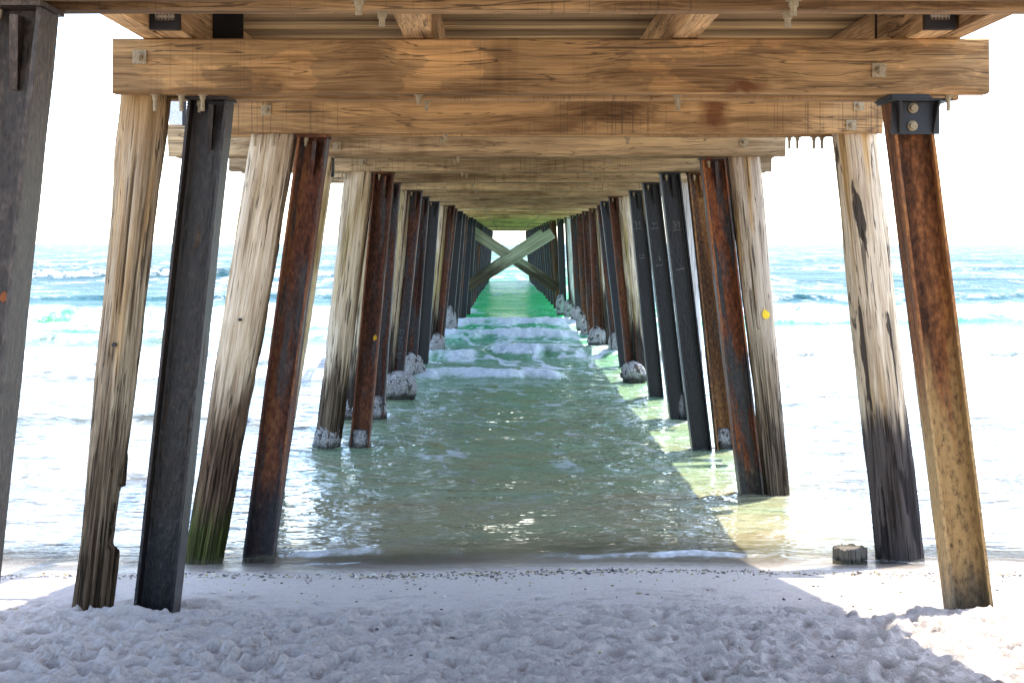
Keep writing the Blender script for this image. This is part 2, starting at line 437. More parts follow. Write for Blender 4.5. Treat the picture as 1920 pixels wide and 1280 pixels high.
# ------------------------------------------------------------------ setting: sea
pys = list(np.arange(1112, 480, -0.85)) + list(np.arange(480, 457.6, -0.45)) + [457.35, 457.2, 457.1]
Yr = np.array([EYE * F / (p - HY) for p in pys])
uu = list(np.arange(-0.375, 0.376, 0.00105))
d, p = 0.00105, uu[-1]
while p < 3.0: d *= 1.2; p += d; uu.append(p); uu.insert(0, -p)
uu = np.array(uu)
WY, U = np.meshgrid(Yr, uu, indexing='ij')
WX = U * WY
dY = np.abs(np.gradient(Yr))[:, None]
dep = -sand_base(WX, WY)
shal = sst(0.0, 0.35, dep)
def band(lam): return np.clip(lam / (2.2 * np.maximum(dY, 0.0012 * WY)) - 0.6, 0, 1)
H = np.zeros_like(WX)
foam = np.zeros_like(WX)
# ripples and chop
for lam, amp, sx, sd in ((0.16, 0.006, 0.6, 1), (0.34, 0.018, 0.55, 2), (0.8, 0.030, 0.5, 3), (2.0, 0.045, 0.45, 4), (5.5, 0.13, 0.4, 5), (16, 0.20, 0.35, 6), (45, 0.22, 0.3, 7)):
    far = sst(6, 30, WY) if lam > 1.5 else 1.0
    if lam > 4: far = sst(45, 90, WY)
    nn = fbm(WX / lam * sx + 0.25 * WY / lam, WY / lam + 0.12 * np.sin(WX / lam), 100 + sd, 2)
    H += amp * (nn - 0.5) * 2 * band(lam) * far * (0.25 + 0.75 * shal)
inside = sst(2.9, 1.9, np.abs(WX - 0.2 - 0.03 * (fbm(WX, WY, 8, 2))))
def breaker(Y0, A, wf, wb, slope=0.0, seed=0, win=None, fm=1.0, fw=1.6, wander=0.7, crest=0.55):
    global H, foam
    c = Y0 + slope * WX + wander * (fbm(WX * 0.35, WX * 0 + seed, seed, 3) - 0.5) * 2
    d = WY - c + wf * 2.2 * (fbm(WX * 2.3 + seed, WY * 0.6, seed + 70, 3) - 0.5)
    wf = wf * (0.6 + 0.9 * vn(WX * 0.9, WX * 0 + 2.2, seed + 80))
    prof = np.where(d > 0, np.exp(-(d / wb) ** 2), np.exp(-(np.abs(d) / wf) ** 2.4))
    am = A * (0.7 + 0.6 * vn(WX * 0.45 + seed, WX * 0 + 3.3, seed + 5))
    wn_ = np.ones_like(WX) if win is None else win(WX)
    H += am * prof * wn_
    cover = sst(0.25, 0.6, fbm(WX * 0.5, WX * 0 + 7, seed + 9, 2)) * crest + (1 - crest)
    fz = np.exp(-((d + 0.55 * wf) / (wf * fw)) ** 2) + 0.8 * np.exp(-(d / (0.35 * wf)) ** 2)
    f = np.clip(fz * 1.1, 0, 1) * cover * fm * wn_
    lump = fbm(WX * 5, WY * 5, seed + 40, 4, 0.65)
    f = f * (0.25 + 1.05 * fbm(WX * 2.4, WY * 1.7, seed + 50, 3, 0.6))
    H += f * 0.13 * (lump - 0.4) * np.clip(A / 0.2, 0.4, 1.6)
    foam = np.maximum(foam, f)
w_left = lambda x, a, b: sst(a, b, -x)
breaker(10.95, 0.085, 0.08, 0.25, 0.0, 11, lambda x: sst(2.2, 1.2, np.abs(x - 0.1)), 0.75, 0.5, 0.10, 0.9)
breaker(16.8, 0.05, 0.3, 0.6, 0.04, 12, lambda x: sst(2.0, 1.4, np.abs(x + 0.9)), 0.35, 1.0, 0.5, 0.95)
breaker(25.6, 0.12, 0.34, 0.8, 0.0, 13, lambda x: sst(1.15, 0.65, x), 0.95, 0.9, 0.30, 0.2)
breaker(29.8, 0.14, 0.4, 0.9, -0.08, 14, lambda x: sst(-0.1, -0.5, x), 0.95, 1.0, 0.3, 0.2)
breaker(30.8, 0.25, 0.5, 1.0, -0.05, 15, lambda x: sst(-0.7, -0.1, x) * (0.6 + 0.4 * sst(1.6, 0.2, x)), 0.95, 0.55, 0.4, 0.7)
breaker(36.2, 0.20, 0.5, 1.2, 0.12, 16, lambda x: sst(3.0, 0.8, x) * 0.8 + 0.2, 0.95, 0.9, 0.4, 0.45)
breaker(42.0, 0.18, 0.5, 1.2, 0.25, 17, None, 0.95, 1.0, 0.6, 0.3)
breaker(49.5, 0.12, 0.6, 1.6, 0.0, 18, lambda x: sst(-0.2, -1.2, x), 0.9, 1.3, 0.6, 0.4)
breaker(62.0, 0.15, 0.8, 3.0, 0.0, 19, lambda x: sst(1.5, 4.0, np.abs(x - .2)), 0.5, 0.8, 2.0, 0.8)
breaker(43.0, 0.48, 0.9, 2.4, 0.02, 20, lambda x: sst(2.6, 4.5, -x), 1.0, 1.5, 1.6, 0.4)
breaker(47.0, 0.36, 0.9, 2.4, -0.03, 21, lambda x: sst(3.4, 5.5, x), 1.0, 1.5, 1.8, 0.5)
breaker(104.0, 0.45, 1.6, 5, 0.0, 22, lambda x: sst(8, 14, -x), 0.8, 1.2, 4.0, 0.6)
breaker(135.0, 0.2, 1.6, 6, 0.0, 23, lambda x: sst(8, 20, np.abs(x)), 0.6, 0.8, 6.0, 0.9)
breaker(190.0, 0.2, 2.0, 8, 0.0, 24, lambda x: sst(8, 20, np.abs(x)), 0.5, 0.8, 9.0, 0.9)
breaker(27.6, 0.16, 0.4, 1.0, 0.0, 25, lambda x: sst(2.6, 3.6, np.abs(x - 0.2)), 1.0, 2.0, 0.6, 0.4)
breaker(19.5, 0.08, 0.3, 0.8, 0.0, 26, lambda x: sst(2.4, 3.4, np.abs(x - 0.2)), 0.8, 1.5, 0.6, 0.8)
breaker(14.3, 0.05, 0.25, 0.6, 0.0, 27, lambda x: sst(2.4, 3.4, np.abs(x - 0.2)), 0.6, 1.3, 0.5, 0.9)
# spent foam lying inshore on both sides of the jetty, a little beneath it
lace = sst(0.30, 0.62, fbm(WX * 0.5, WY * 0.9, 61, 4))
side = (1 - inside) * sst(50, 34, WY)
foam = np.maximum(foam, side * (0.02 + 0.30 * lace))
rid = 1 - 2 * np.abs(fbm(WX * 1.1 + 0.3 * WY, WY * 0.55, 95, 4, 0.55) - 0.5)
foam = np.maximum(foam, inside * 0.62 * sst(0.86, 0.97, rid) * sst(23, 27, WY) * sst(54, 46, WY))
foam = np.maximum(foam, inside * 0.40 * sst(0.90, 0.98, rid) * sst(12, 16, WY) * sst(27, 23, WY))
film_sun_dim = (1 - inside) * sst(47, 30, WY)  # silty film that also tones down the sunlit sides in the colour
foam = np.maximum(foam, inside * 0.24 * lace * sst(21, 26, WY) * sst(52, 40, WY))
foam = np.maximum(foam, inside * 0.22 * lace * sst(20, 14, WY))
edge = fbm(WX * 1.7, WX * 0 + 5, 83, 4)
foam = np.maximum(foam, (0.1 + 0.6 * sst(0.4, 0.6, edge)) * (0.35 + 0.8 * fbm(WX * 9, WY * 16, 84, 3)) * np.exp(-((dep - 0.012 - 0.05 * (edge - 0.5)) / 0.007) ** 2))
H *= sst(-0.03, 0.10, dep)
WZ = H
seam = grid_mesh('sea', np.stack([WX, WY, WZ], -1))
for nm, arr in (('foam', foam), ('film_sun_dim', film_sun_dim), ('depth', dep + WZ)):
    at = seam.attributes.new(nm, 'FLOAT', 'POINT')
    at.data.foreach_set('value', arr.astype(np.float32).ravel())

def sea_mat():
    s = NB('sea_water', 0.06, 0.5)
    o = s.obj(); y = s.sep(o, 1)
    s.b.inputs['IOR'].default_value = 1.22
    dpt = s.attr('depth'); fo = s.attr('foam')
    cn = s.noise(s.pos(0.35, 0.9, 1), 1.0, 4, 0.6)
    dd = s.math('ADD', y, s.math('MULTIPLY', s.math('SUBTRACT', cn, 0.5), 16.0))
    col = s.ramp(s.math('DIVIDE', dd, 80.0), [(0.13, (0.205, 0.185, 0.110)), (0.21, (0.150, 0.200, 0.112)), (0.33, (0.120, 0.205, 0.120)), (0.45, (0.060, 0.215, 0.110)), (0.57, (0.008, 0.270, 0.070)), (0.75, (0.005, 0.250, 0.060)), (1.0, (0.005, 0.22, 0.060))])  # strong greens: light bleeding into the deck's shade, put into the colour
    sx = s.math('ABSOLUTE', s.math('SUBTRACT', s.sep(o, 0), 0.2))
    col = s.mix(s.ss(y, 82.0, 105.0), col, (0.004, 0.085, 0.030))  # darker past the jetty's end, offsetting the open sun in the colour
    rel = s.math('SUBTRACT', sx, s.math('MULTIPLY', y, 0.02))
    offs = s.math('MULTIPLY', s.ss(rel, 1.6, 5.0), s.ss(y, 36.0, 50.0))  # teal at the sides only; the shaded strip keeps its painted glow
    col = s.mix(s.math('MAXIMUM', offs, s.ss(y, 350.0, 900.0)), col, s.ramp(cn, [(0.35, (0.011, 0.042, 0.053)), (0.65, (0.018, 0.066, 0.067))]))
    sandn = s.ss(s.noise(s.pos(0.8, 2.4, 1), 1.0, 4, 0.6), 0.45, 0.7)
    shoal = s.math('MULTIPLY', s.ss(y, 32.0, 14.0), 0.55)
    col = s.mix(s.math('MULTIPLY', shoal, sandn), col, (0.20, 0.150, 0.075))
    fw_ = s.noise(s.pos(0.5, 2.6, 1), 1.0, 6, 0.62, 0.4)
    col = s.mix(s.math('MULTIPLY', s.attr('film_sun_dim'), 0.88), col, s.ramp(fw_, [(0.3, (0.040, 0.043, 0.040)), (0.5, (0.060, 0.060, 0.060)), (0.68, (0.115, 0.115, 0.118))]))  # grey streaks darkened to offset full sun on the open water
    # foam pattern: bubbles and torn lace
    f1 = s.noise(s.pos(2.2, 3.2, 2.2), 1.0, 6, 0.68, 0.5)
    f2 = s.noise(s.pos(14, 20, 14), 1.0, 4, 0.6)
    fl = s.noise(s.pos(0.55, 3.4, 1), 1.0, 5, 0.62, 0.3)
    pat = s.math('ADD', s.math('MULTIPLY', f1, 0.55), s.math('ADD', s.math('MULTIPLY', f2, 0.2), s.math('MULTIPLY', fl, 0.25)))
    fm = s.ss(s.math('ADD', pat, s.math('MULTIPLY', fo, 0.62)), 0.62, 0.94)
    # whitecaps and sun glints far out, the glints painted as white flecks
    wf = s.noise(s.pos(0.5, 0.16, 1), 1.0, 10, 0.86)
    ws = s.noise(s.pos(0.11, 0.035, 1), 1.0, 3, 0.6)
    wm = s.math('MULTIPLY', s.ss(s.math('ADD', wf, s.math('MULTIPLY', s.math('SUBTRACT', ws, 0.5), 0.45)), 0.540, 0.562), s.ss(y, 45.0, 75.0))
    fm = s.math('MAXIMUM', s.math('MULTIPLY', fm, s.ss(fo, -0.5, 0.75)), s.math('MULTIPLY', wm, 0.9))
    col = s.mix(s.math('MULTIPLY', fm, 0.88), col, s.ramp(f2, [(0.3, (0.34, 0.36, 0.37)), (0.7, (0.60, 0.61, 0.62))]))
    rgh = s.mix(fm, s.mix(s.ss(y, 20.0, 60.0), (0.03,) * 3, (0.30,) * 3), (0.8,) * 3)
    # chop in the surface
    h1 = s.noise(s.pos(2.6, 4.6, 3), 1.0, 3, 0.55)
    h2 = s.noise(s.pos(0.25, 0.22, 1), 1.0, 6, 0.7)
    bs = s.bump(h1, 0.9, 0.13)
    far = s.ss(y, 25.0, 90.0)
    nrm = s.bump(h2, s.math('MULTIPLY', far, 0.9), 3.0, bs)
    nrm = s.bump(s.math('ADD', f1, f2), s.math('MULTIPLY', fm, 0.6), 0.05, nrm)
    s.done(col, nrm, rgh)
    s.put(s.b.inputs['Specular IOR Level'], s.n('MapRange', 0, i0=s.ss(y, 22.0, 60.0), i1=0.0, i2=1.0, i3=0.5, i4=0.03))
    # thin water at the edge lets the sand show
    a = s.ss(s.math('ADD', dpt, s.math('MULTIPLY', fm, 0.08)), -0.002, 0.16)
    s.put(s.b.inputs['Alpha'], s.n('MapRange', 0, i0=a, i1=0.0, i2=1.0, i3=0.12, i4=1.0))
    return s.m
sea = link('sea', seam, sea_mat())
tag(sea, 'green sea with breaking waves running out to the horizon', None, None, 'structure')

# ------------------------------------------------------------------ the jetty
S = 2.84
BT = 0.761                     # underside of the crossbeams above the eye
ZB = EYE + BT
BH = 0.278
ZT = ZB + BH
def YB(b): return 4.80 if b == 0 else 2.79 * S + (b - 1) * S
def RO(b): return 0.315 if b == 0 else 0.40
def YP(b): return YB(b) + (0.19 if b == 0 else 0.23)
ROOT = Vector((0.2, 5.1, 0.0))
jetty = bpy.data.objects.new('jetty', None)
C.objects.link(jetty)
jetty.location = ROOT
tag(jetty, 'long timber jetty on raking steel and timber piles, seen from beneath its deck', 'jetty')

def part(name, me, mat, loc, label=None, color=None, parent=None, rot=(0, 0, 0)):
    p = parent or jetty
    l = Vector(loc) - ROOT if parent is None else Vector(loc)
    o = link(name, me, mat, p, l, rot)
    if label: o['label'] = label
    if color is not None: o.color = (*[float(c) for c in color], 1)
    return o

# ---- crossbeams (each bent is a pair with the pile heads between them)
def beam_mesh(L, w, h, seed, nseg=60):
    rr = np.random.RandomState(seed)
    xs_ = np.linspace(-L / 2, L / 2, nseg)
    c = 0.008
    ring = np.array([(-w / 2 + c, -h / 2), (w / 2 - c, -h / 2), (w / 2, -h / 2 + c), (w / 2, h / 2 - c), (w / 2 - c, h / 2), (-w / 2 + c, h / 2), (-w / 2, h / 2 - c), (-w / 2, -h / 2 + c)])
    P = np.zeros((nseg, 8, 3))
    for k in range(8):
        P[:, k, 0] = xs_
        P[:, k, 1] = ring[k, 0] + 0.004 * (fbm(xs_ * 2.2, xs_ * 0 + k * 3.1, seed, 3) - 0.5)
        P[:, k, 2] = ring[k, 1] + 0.006 * (fbm(xs_ * 1.7, xs_ * 0 + 9 + (k // 4) * 5, seed + 3, 3) - 0.5)
    P[-1, :, 0] += 0.006 * rr.randn(8); P[0, :, 0] += 0.006 * rr.randn(8)
    bm = bmesh.new()
    vs = [[bm.verts.new(P[i, k]) for k in range(8)] for i in range(nseg)]
    for i in range(nseg - 1):
        for k in range(8):
            bm.faces.new((vs[i][k], vs[i][(k + 1) % 8], vs[i + 1][(k + 1) % 8], vs[i + 1][k]))
    bm.faces.new(vs[0]); bm.faces.new(list(reversed(vs[-1])))
    return bm_mesh('crossbeam', bm)

GOLD, GREY = (0.290, 0.178, 0.080), (0.335, 0.240, 0.135)
spans = {0: (-2.2, 2.55), 1: (-1.99, 2.45), 2: (-2.05, 2.60), 3: (-2.94, 2.44), 4: (-2.90, 2.80)}
fronts, rears = {}, {}
rb = random.Random(3)
for b in range(0, 32):
    x0, x1 = spans.get(b, (-2.05 + rb.uniform(-.25, .1), 2.35 + rb.uniform(-.1, .25)))
    if b > 8:
        x0 += 0.012 * (b - 8); x1 -= 0.016 * (b - 8)
    base = np.array(GOLD) if b <= 2 else np.array(GREY)
    for half in (0, 1):
        f = rb.uniform(0.85, 1.15) if b < 3 else rb.uniform(0.66, 1.22)
        tint = base * f
        if b > 2 and rb.random() < 0.3: tint = 0.5 * tint + 0.5 * np.array(GOLD) * 0.8
        if b > 4: tint = tint * (1.0 + 0.055 * min(b - 4, 9))  # farther beams lightened in the tint for missing bounced light
        if b > 11: tint = tint * np.array((1.12, 1.02, 0.88))  # tint warmed against the green light bounced off the water
        xa, xb = x0 + (0 if half == 0 else rb.uniform(-.05, .08)), x1 - (0 if half == 0 else rb.uniform(0.0, .06))
        y = YB(b) + (0.055 if half == 0 else RO(b))
        m = M_BEAM
        lab = None
        if half == 0 and b == 1: m, lab = M_BEAM_FRONT, 'nearest full-width crossbeam, golden brown with pale scuffed patches'
        if half == 0 and b == 2: m, lab = M_BEAM_RUST, 'second crossbeam with a dark rust run near its right end'
        if half == 0 and b == 3: lab = 'third crossbeam, weathered grey-brown with squared ends past the piles'
        L = xb - xa
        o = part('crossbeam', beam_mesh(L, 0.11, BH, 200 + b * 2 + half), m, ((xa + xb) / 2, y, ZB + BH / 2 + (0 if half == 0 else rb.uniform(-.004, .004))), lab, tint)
        (fronts if half == 0 else rears)[b] = o

def put_on(o, px, py, Y, me, mat, name, roty=0.0):
    """a sub-part on a crossbeam's face, by where it shows"""
    wpos = Vector((PX(px, Y), Y, PZ(py, Y)))
    q = link(name, me, mat, o, wpos - ROOT - o.location, (0, roty, 0))
    return q

def washer_mesh(a):
    bm = bmesh.new()
    add_box(bm, (0, -0.004, 0), (a, 0.008, a))
    add_cyl(bm, (0, -0.018, 0), a * 0.27, 0.022, 6, 'Y')
    add_cyl(bm, (0, -0.034, 0), a * 0.15, 0.022, 10, 'Y')
    return bm_mesh('washer_plate', bm)
W1 = washer_mesh(0.07)
for b, px, py, r in ((1, 262, 107, 0), (1, 1648, 132, 0.03), (2, 499, 207, 0), (2, 1610, 198, 0), (2, 1596, 235, 0), (3, 632, 275, 0), (3, 1395, 267, 0.35), (4, 680, 305, 0)):
    put_on(fronts[b], px, py, YB(b) - 0.002, W1, M_GALV, 'washer_plate', r)

def hang_mesh(L):
    bm = bmesh.new()
    add_cyl(bm, (0, 0, -0.003), 0.025, 0.006, 18)
    add_cyl(bm, (0, 0, -0.015), 0.016, 0.020, 6)
    add_cyl(bm, (0, 0, -L / 2), 0.0105, L, 10)
    return bm_mesh('bolt', bm)
BL, BM_, BS = hang_mesh(0.085), hang_mesh(0.052), hang_mesh(0.040)
def hang(o, x, y, me):
    l = Vector((x, y, ZB - 0.0005)) - ROOT - o.location
    link('bolt', me, M_GALV, o, l)
for b in range(0, 32):
    for half in (0, 1):
        o = fronts[b] if half == 0 else rears[b]
        y = YB(b) + (0.055 if half == 0 else RO(b))
        for xj in (-0.43, 0.90):
            if half == 0 and b in (2, 3, 5) and xj > 0: continue
            hang(o, xj + 0.0125 * (b > 8) * 0 + rb.uniform(-.03, .03), y + rb.uniform(-.012, .012), BM_ if b < 6 else BS)
for b, px in ((1, 291), (1, 340), (1, 380), (1, 1778), (2, 478), (2, 512), (4, 641), (4, 648)):
    hang(fronts[b], PX(px, YB(b) + .05), YB(b) + .05, BL)
for px in (1480, 1495, 1526, 1541):
    hang(rears[2], PX(px, YB(2) + .4), YB(2) + .4, BL)

# ---- joists, deck, kerb and handrails
Y0J, Y1J = -0.5, YB(31) + 0.6
JH = 0.25
def joist_mesh(w, h, seed, y0):
    n = 120
    ys_ = np.linspace(y0, Y1J, n)
    bm = bmesh.new()
    vs = []
    for i in range(n):
        dx = float(0.012 * (vn(ys_[i] * 0.6, 0.5, seed) - 0.5))
        vs.append([bm.verts.new((sx * w / 2 + dx, ys_[i], sz)) for sx, sz in ((-1, 0), (1, 0), (1, h), (-1, h))])
    for i in range(n - 1):
        for k in range(4):
            bm.faces.new((vs[i][k], vs[i][(k + 1) % 4], vs[i + 1][(k + 1) % 4], vs[i + 1][k]))
    bm.faces.new(vs[0]); bm.faces.new(list(reversed(vs[-1])))
    return bm_mesh('joist', bm)
for k, (x, wd, y0) in enumerate(((-1.785, 0.11, Y0J), (-1.655, 0.13, 7.66), (-0.44, 0.145, Y0J), (0.91, 0.125, Y0J), (2.115, 0.15, 7.66), (2.255, 0.11, Y0J))):
    o = part('joist', joist_mesh(wd, JH - 0.003, 300 + k, y0), M_JOIST, (x, 0, ZT + 0.003 + (0.002 if k % 2 else 0)), None, (0.46, 0.30, 0.15))
DX0, DX1 = -1.96, 2.38
bm = bmesh.new()
prof = []
y = Y0J
rd = random.Random(9)
top = 0.05
while y < Y1J:
    dz = rd.uniform(0, 0.008)
    prof += [(y, dz + 0.0), (y + 0.142, dz + 0.0), (y + 0.144, 0.03), (y + 0.148, 0.03)]
    y += 0.15
v0 = [bm.verts.new((DX0, p[0], p[1])) for p in prof]; v1 = [bm.verts.new((DX1, p[0], p[1])) for p in prof]
t0 = [bm.verts.new((DX0, p[0], top)) for p in prof]; t1 = [bm.verts.new((DX1, p[0], top)) for p in prof]
for i in range(len(prof) - 1):
    bm.faces.new((v0[i], v0[i + 1], v1[i + 1], v1[i])); bm.faces.new((t0[i], t1[i], t1[i + 1], t0[i + 1]))
    bm.faces.new((v0[i], t0[i], t0[i + 1], v0[i + 1])); bm.faces.new((v1[i], v1[i + 1], t1[i + 1], t1[i]))
bm.faces.new((v0[0], v1[0], t1[0], t0[0])); bm.faces.new((v0[-1], t0[-1], t1[-1], v1[-1]))
ZD = ZT + JH + 0.005
part('deck', bm_mesh('deck', bm), M_DECK, (0, 0, ZD))
for x in (DX0 - 0.36, DX1 - 0.06):
    bm = bmesh.new()
    if x < 0:
        yy = Y0J + 0.3
        while yy < Y1J:
            add_box(bm, (0.2, yy, 0.03), (0.48, 0.09, 0.05)); yy += S / 2
    add_box(bm, (0, (Y0J + Y1J) / 2, 0.98), (0.09, Y1J - Y0J, 0.045))
    add_box(bm, (0, (Y0J + Y1J) / 2, 0.55), (0.045, Y1J - Y0J, 0.09))
    yy = Y0J + 0.3
    while yy < Y1J:
        add_box(bm, (0, yy, 0.478), (0.085, 0.085, 0.955)); yy += S / 2
    part('handrail', bm_mesh('handrail', bm), M_JOIST, (x, 0, ZD + top + 0.001), None, (0.24, 0.17, 0.10))

# ---- piles
def rake(top, base):
    d = top - base
    return d.length, math.atan2(d.x, d.z)

PROF = None
def h_profile():
    w, d, tf, tw, r = 0.1025, 0.10, 0.015, 0.008, 0.014
    q = [(-w, -d), (-w + tf, -d), (-w + tf, -tw - r), (-w + tf + r * .3, -tw - r * .3), (-w + tf + r, -tw), (w - tf - r, -tw), (w - tf - r * .3, -tw - r * .3), (w - tf, -tw - r), (w - tf, -d), (w, -d)]
    return q + [(x, -y) for x, y in reversed(q)]
def steel_mesh(L, seed):
    q = h_profile(); n = 30
    bm = bmesh.new(); vs = []
    for i in range(n):
        z = L * i / (n - 1)
        row = []
        for k, (x, y) in enumerate(q):
            j = float(0.0025 * (vn(z * 5, k * 1.7, seed) - 0.5))
            row.append(bm.verts.new((x + j, y + j, z)))
        vs.append(row)
    m = len(q)
    for i in range(n - 1):
        for k in range(m):
            bm.faces.new((vs[i][k], vs[i][(k + 1) % m], vs[i + 1][(k + 1) % m], vs[i + 1][k]))
    bm.faces.new(list(reversed(vs[0]))); bm.faces.new(vs[-1])
    return bm_mesh('steel_pile', bm)

def cap_parts(o, L, ang, mat, sy=1):
    bm = bmesh.new()
    M = Matrix.Translation((0, 0, L)) @ Matrix.Rotation(-ang, 4, 'Y')
    add_box(bm, (0.0, 0.0, 0.0), (0.218, 0.27, 0.016), M)
    link('cap_plate', bm_mesh('cap_plate', bm), mat, o)
    bm = bmesh.new()
    pts = [(-0.009, -0.10, L - 0.03), (-0.009, -0.03, L - 0.03), (-0.009, -0.012, L - 0.26), (-0.009, -0.03, L - 0.26)]
    a = [bm.verts.new((0.015 + p[0], p[1], p[2])) for p in pts]; c = [bm.verts.new((0.033, p[1], p[2])) for p in pts]
    bm.faces.new(a); bm.faces.new(list(reversed(c)))
    for k in range(4): bm.faces.new((a[k], a[(k + 1) % 4], c[(k + 1) % 4], c[k]))
    link('gusset', bm_mesh('gusset', bm), mat, o)
    bm = bmesh.new()
    add_cyl(bm, (-0.045, -0.06, L - 0.03), 0.017, 0.03, 6); add_cyl(bm, (-0.045, -0.06, L - 0.045), 0.009, 0.06, 8)
    link('bolt', bm_mesh('bolt', bm), M_GALV, o)

MS = {
 'black': mat_steel('steel_black', (0.008, 0.0068, 0.0066), 0.04, (0.10, 0.035, 0.015), lumpy=0.1, rough=0.5),
 'blue': mat_steel('steel_blue_black', (0.0065, 0.0075, 0.011), 0.05, (0.10, 0.035, 0.015), lumpy=0.1, rough=0.5),
 'coal': mat_steel('steel_tarred', (0.024, 0.0160, 0.0115), 0.3, (0.09, 0.045, 0.02), lumpy=0.55, foot=(0.010, 0.008, 0.009), foot_h=0.75, rough=0.55),
 'grey': mat_steel('steel_grey_brown', (0.066, 0.046, 0.034), 0.22, (0.14, 0.075, 0.035), lumpy=0.5, rough=0.6),
 'rust': mat_steel('steel_rusty', (0.040, 0.026, 0.020), 0.62, (0.105, 0.034, 0.015), lumpy=0.25, foot_h=0.85),
 'rustdark': mat_steel('steel_rusty_dark', (0.028, 0.022, 0.020), 0.5, (0.090, 0.030, 0.015), lumpy=0.2, foot_h=1.1),
 'two': mat_steel('steel_rusty_banded', (0.030, 0.025, 0.022), 0.52, (0.17, 0.05, 0.017), lumpy=0.25, foot=(0.045, 0.040, 0.030), foot_h=0.95),
 'orange': mat_steel('steel_orange_rust', (0.10, 0.046, 0.024), 0.70, (0.20, 0.072, 0.024), (0.31, 0.185, 0.07), (1.0, 1.9), 0.2, (0.10, 0.075, 0.045), 0.45),
 'ochre': mat_steel('steel_ochre', (0.06, 0.035, 0.02), 0.7, (0.17, 0.072, 0.026), (0.22, 0.155, 0.085), (0.4, 1.0), 0.2, (0.16, 0.13, 0.09), 0.7),
}
piles = {}
def ground_z(x, y): return float(sand_base(np.array(x), np.array(y)))
def steel_pile(b, side, tx, ty, bx, by, mat, label=None, caps=True, key=None):
    """tx.. bx: the visible inner edge of the column at its head and at its foot in the photograph"""
    Yp = YP(b); Ye = Yp + 0.1
    sgn = -1 if side == 'L' else 1
    x_t, z_t = PX(tx, Ye) + sgn * 0.1025, PZ(ty, Ye)
    x_b, z_b = PX(bx, Ye) + sgn * 0.1025, PZ(by, Ye)
    k = (x_t - x_b) / (z_t - z_b)
    zt = ZB - 0.012
    zb = min(ground_z(x_b, Yp), 0.05) - 0.35 if b > 1 else ground_z(x_b, Yp) - 0.3
    top = Vector((x_t + k * (zt - z_t), Yp, zt)); base = Vector((x_t + k * (zb - z_t), Yp, zb))
    L, a = rake(top, base)
    o = part('steel_pile', steel_mesh(L, b * 7 + (3 if side == 'L' else 5)), MS[mat], base, label, None, None, (0, a, 0))
    if caps: cap_parts(o, L, a, MS[mat])
    piles[key or (b, side)] = (o, base, top, L, a)
    return o

steel_pile(0, 'L', 112, 20, 2, 1080, 'grey', 'grey-brown steel pile closest of all, cut by the frame edge')
steel_pile(1, 'L', 441, 178, 337, 1150, 'coal', 'tarred black steel pile beside the squared timber pile on the sand')
steel_pile(2, 'L', 620, 255, 515, 1055, 'rust', 'red-brown rusty steel pile with a black foot at the water edge')
steel_pile(4, 'L', 740, 322, 693, 850, 'rust', 'rusty steel pile with a white barnacle sleeve and a yellow spot')
steel_pile(5, 'L', 752, 342, 722, 765, 'rustdark')
steel_pile(6, 'L', 793, 356, 758, 700, 'rustdark', 'rusty steel pile with letters scratched on its dark foot')
steel_pile(7, 'L', 806, 367, 783, 670, 'rustdark')
steel_pile(8, 'L', 825, 377, 803, 683, 'black', 'black steel pile between two rusty ones, its foot bare of barnacles')
steel_pile(9, 'L', 854, 384, 829, 622, 'rust')
steel_pile(10, 'L', 858, 390, 836, 605, 'rustdark')
steel_pile(11, 'L', 869, 395, 853, 580, 'black')
steel_pile(12, 'L', 874, 400, 860, 585, 'black')
steel_pile(13, 'L', 878, 404, 864, 588, 'rustdark')
steel_pile(14, 'L', 888, 407, 876, 570, 'blue')
steel_pile(0, 'R', 2000, 20, 2130, 1180, 'orange')
steel_pile(1, 'R', 1650, 178, 1770, 1140, 'orange', 'orange rusty steel pile with an ochre foot standing on the sand', caps=False)
steel_pile(3, 'R', 1311, 298, 1384, 930, 'two', 'steel pile rusty in its middle, dark above and below')
steel_pile(4, 'R', 1235, 320, 1296, 850, 'black', 'black steel pile with a chalk tide mark, third from the sand')
steel_pile(4, 'R', 1287, 322, 1341, 845, 'ochre', 'ochre steel pile with a pale crusted foot behind the rusty one', key='R4o')
steel_pile(5, 'R', 1203, 341, 1255, 790, 'black', 'black steel pile with faint chalk strokes, fourth from the sand')
steel_pile(6, 'R', 1178, 356, 1214, 728, 'black', 'black steel pile with a clear chalk 3-1 mark')
steel_pile(7, 'R', 1140, 366, 1172, 680, 'rust', 'rusty steel pile with a barnacle boulder at its foot beside black piles')
steel_pile(8, 'R', 1125, 377, 1160, 680, 'blue')
steel_pile(9, 'R', 1119, 384, 1143, 628, 'rustdark')
steel_pile(10, 'R', 1104, 389, 1112, 615, 'rust')
steel_pile(11, 'R', 1091, 395, 1101, 590, 'rust')
steel_pile(12, 'R', 1080, 400, 1090, 580, 'rust')
steel_pile(13, 'R', 1069, 404, 1078, 572, 'rustdark')
steel_pile(14, 'R', 1058, 407, 1066, 562, 'black')
steel_pile(15, 'R', 1044, 410, 1049, 552, 'black')
steel_pile(15, 'L', 893, 410, 884, 560, 'black')
rf = random.Random(4)
for b in range(16, 32):
    Yc = YP(b) + 0.1
    li = np.interp(Yc, [45, 93], [-0.95, -0.73]); ri = np.interp(Yc, [45, 93], [1.46, 1.17])
    for side, xi, k in (('L', li, -0.08), ('R', ri, 0.08)):
        px = CX + xi * F / Yc
        pxb = CX + (xi + k * 2.6) * F / Yc
        m = rf.choice(['black', 'black', 'blue', 'rustdark'])
        if side == 'R' and b == 16: m = 'rust'
        if side == 'L' and b == 19: m = 'rust'
        steel_pile(b, side, px, HY - BT * F / Yc, pxb, HY + 1.84 * F / Yc, m, None, b < 20)

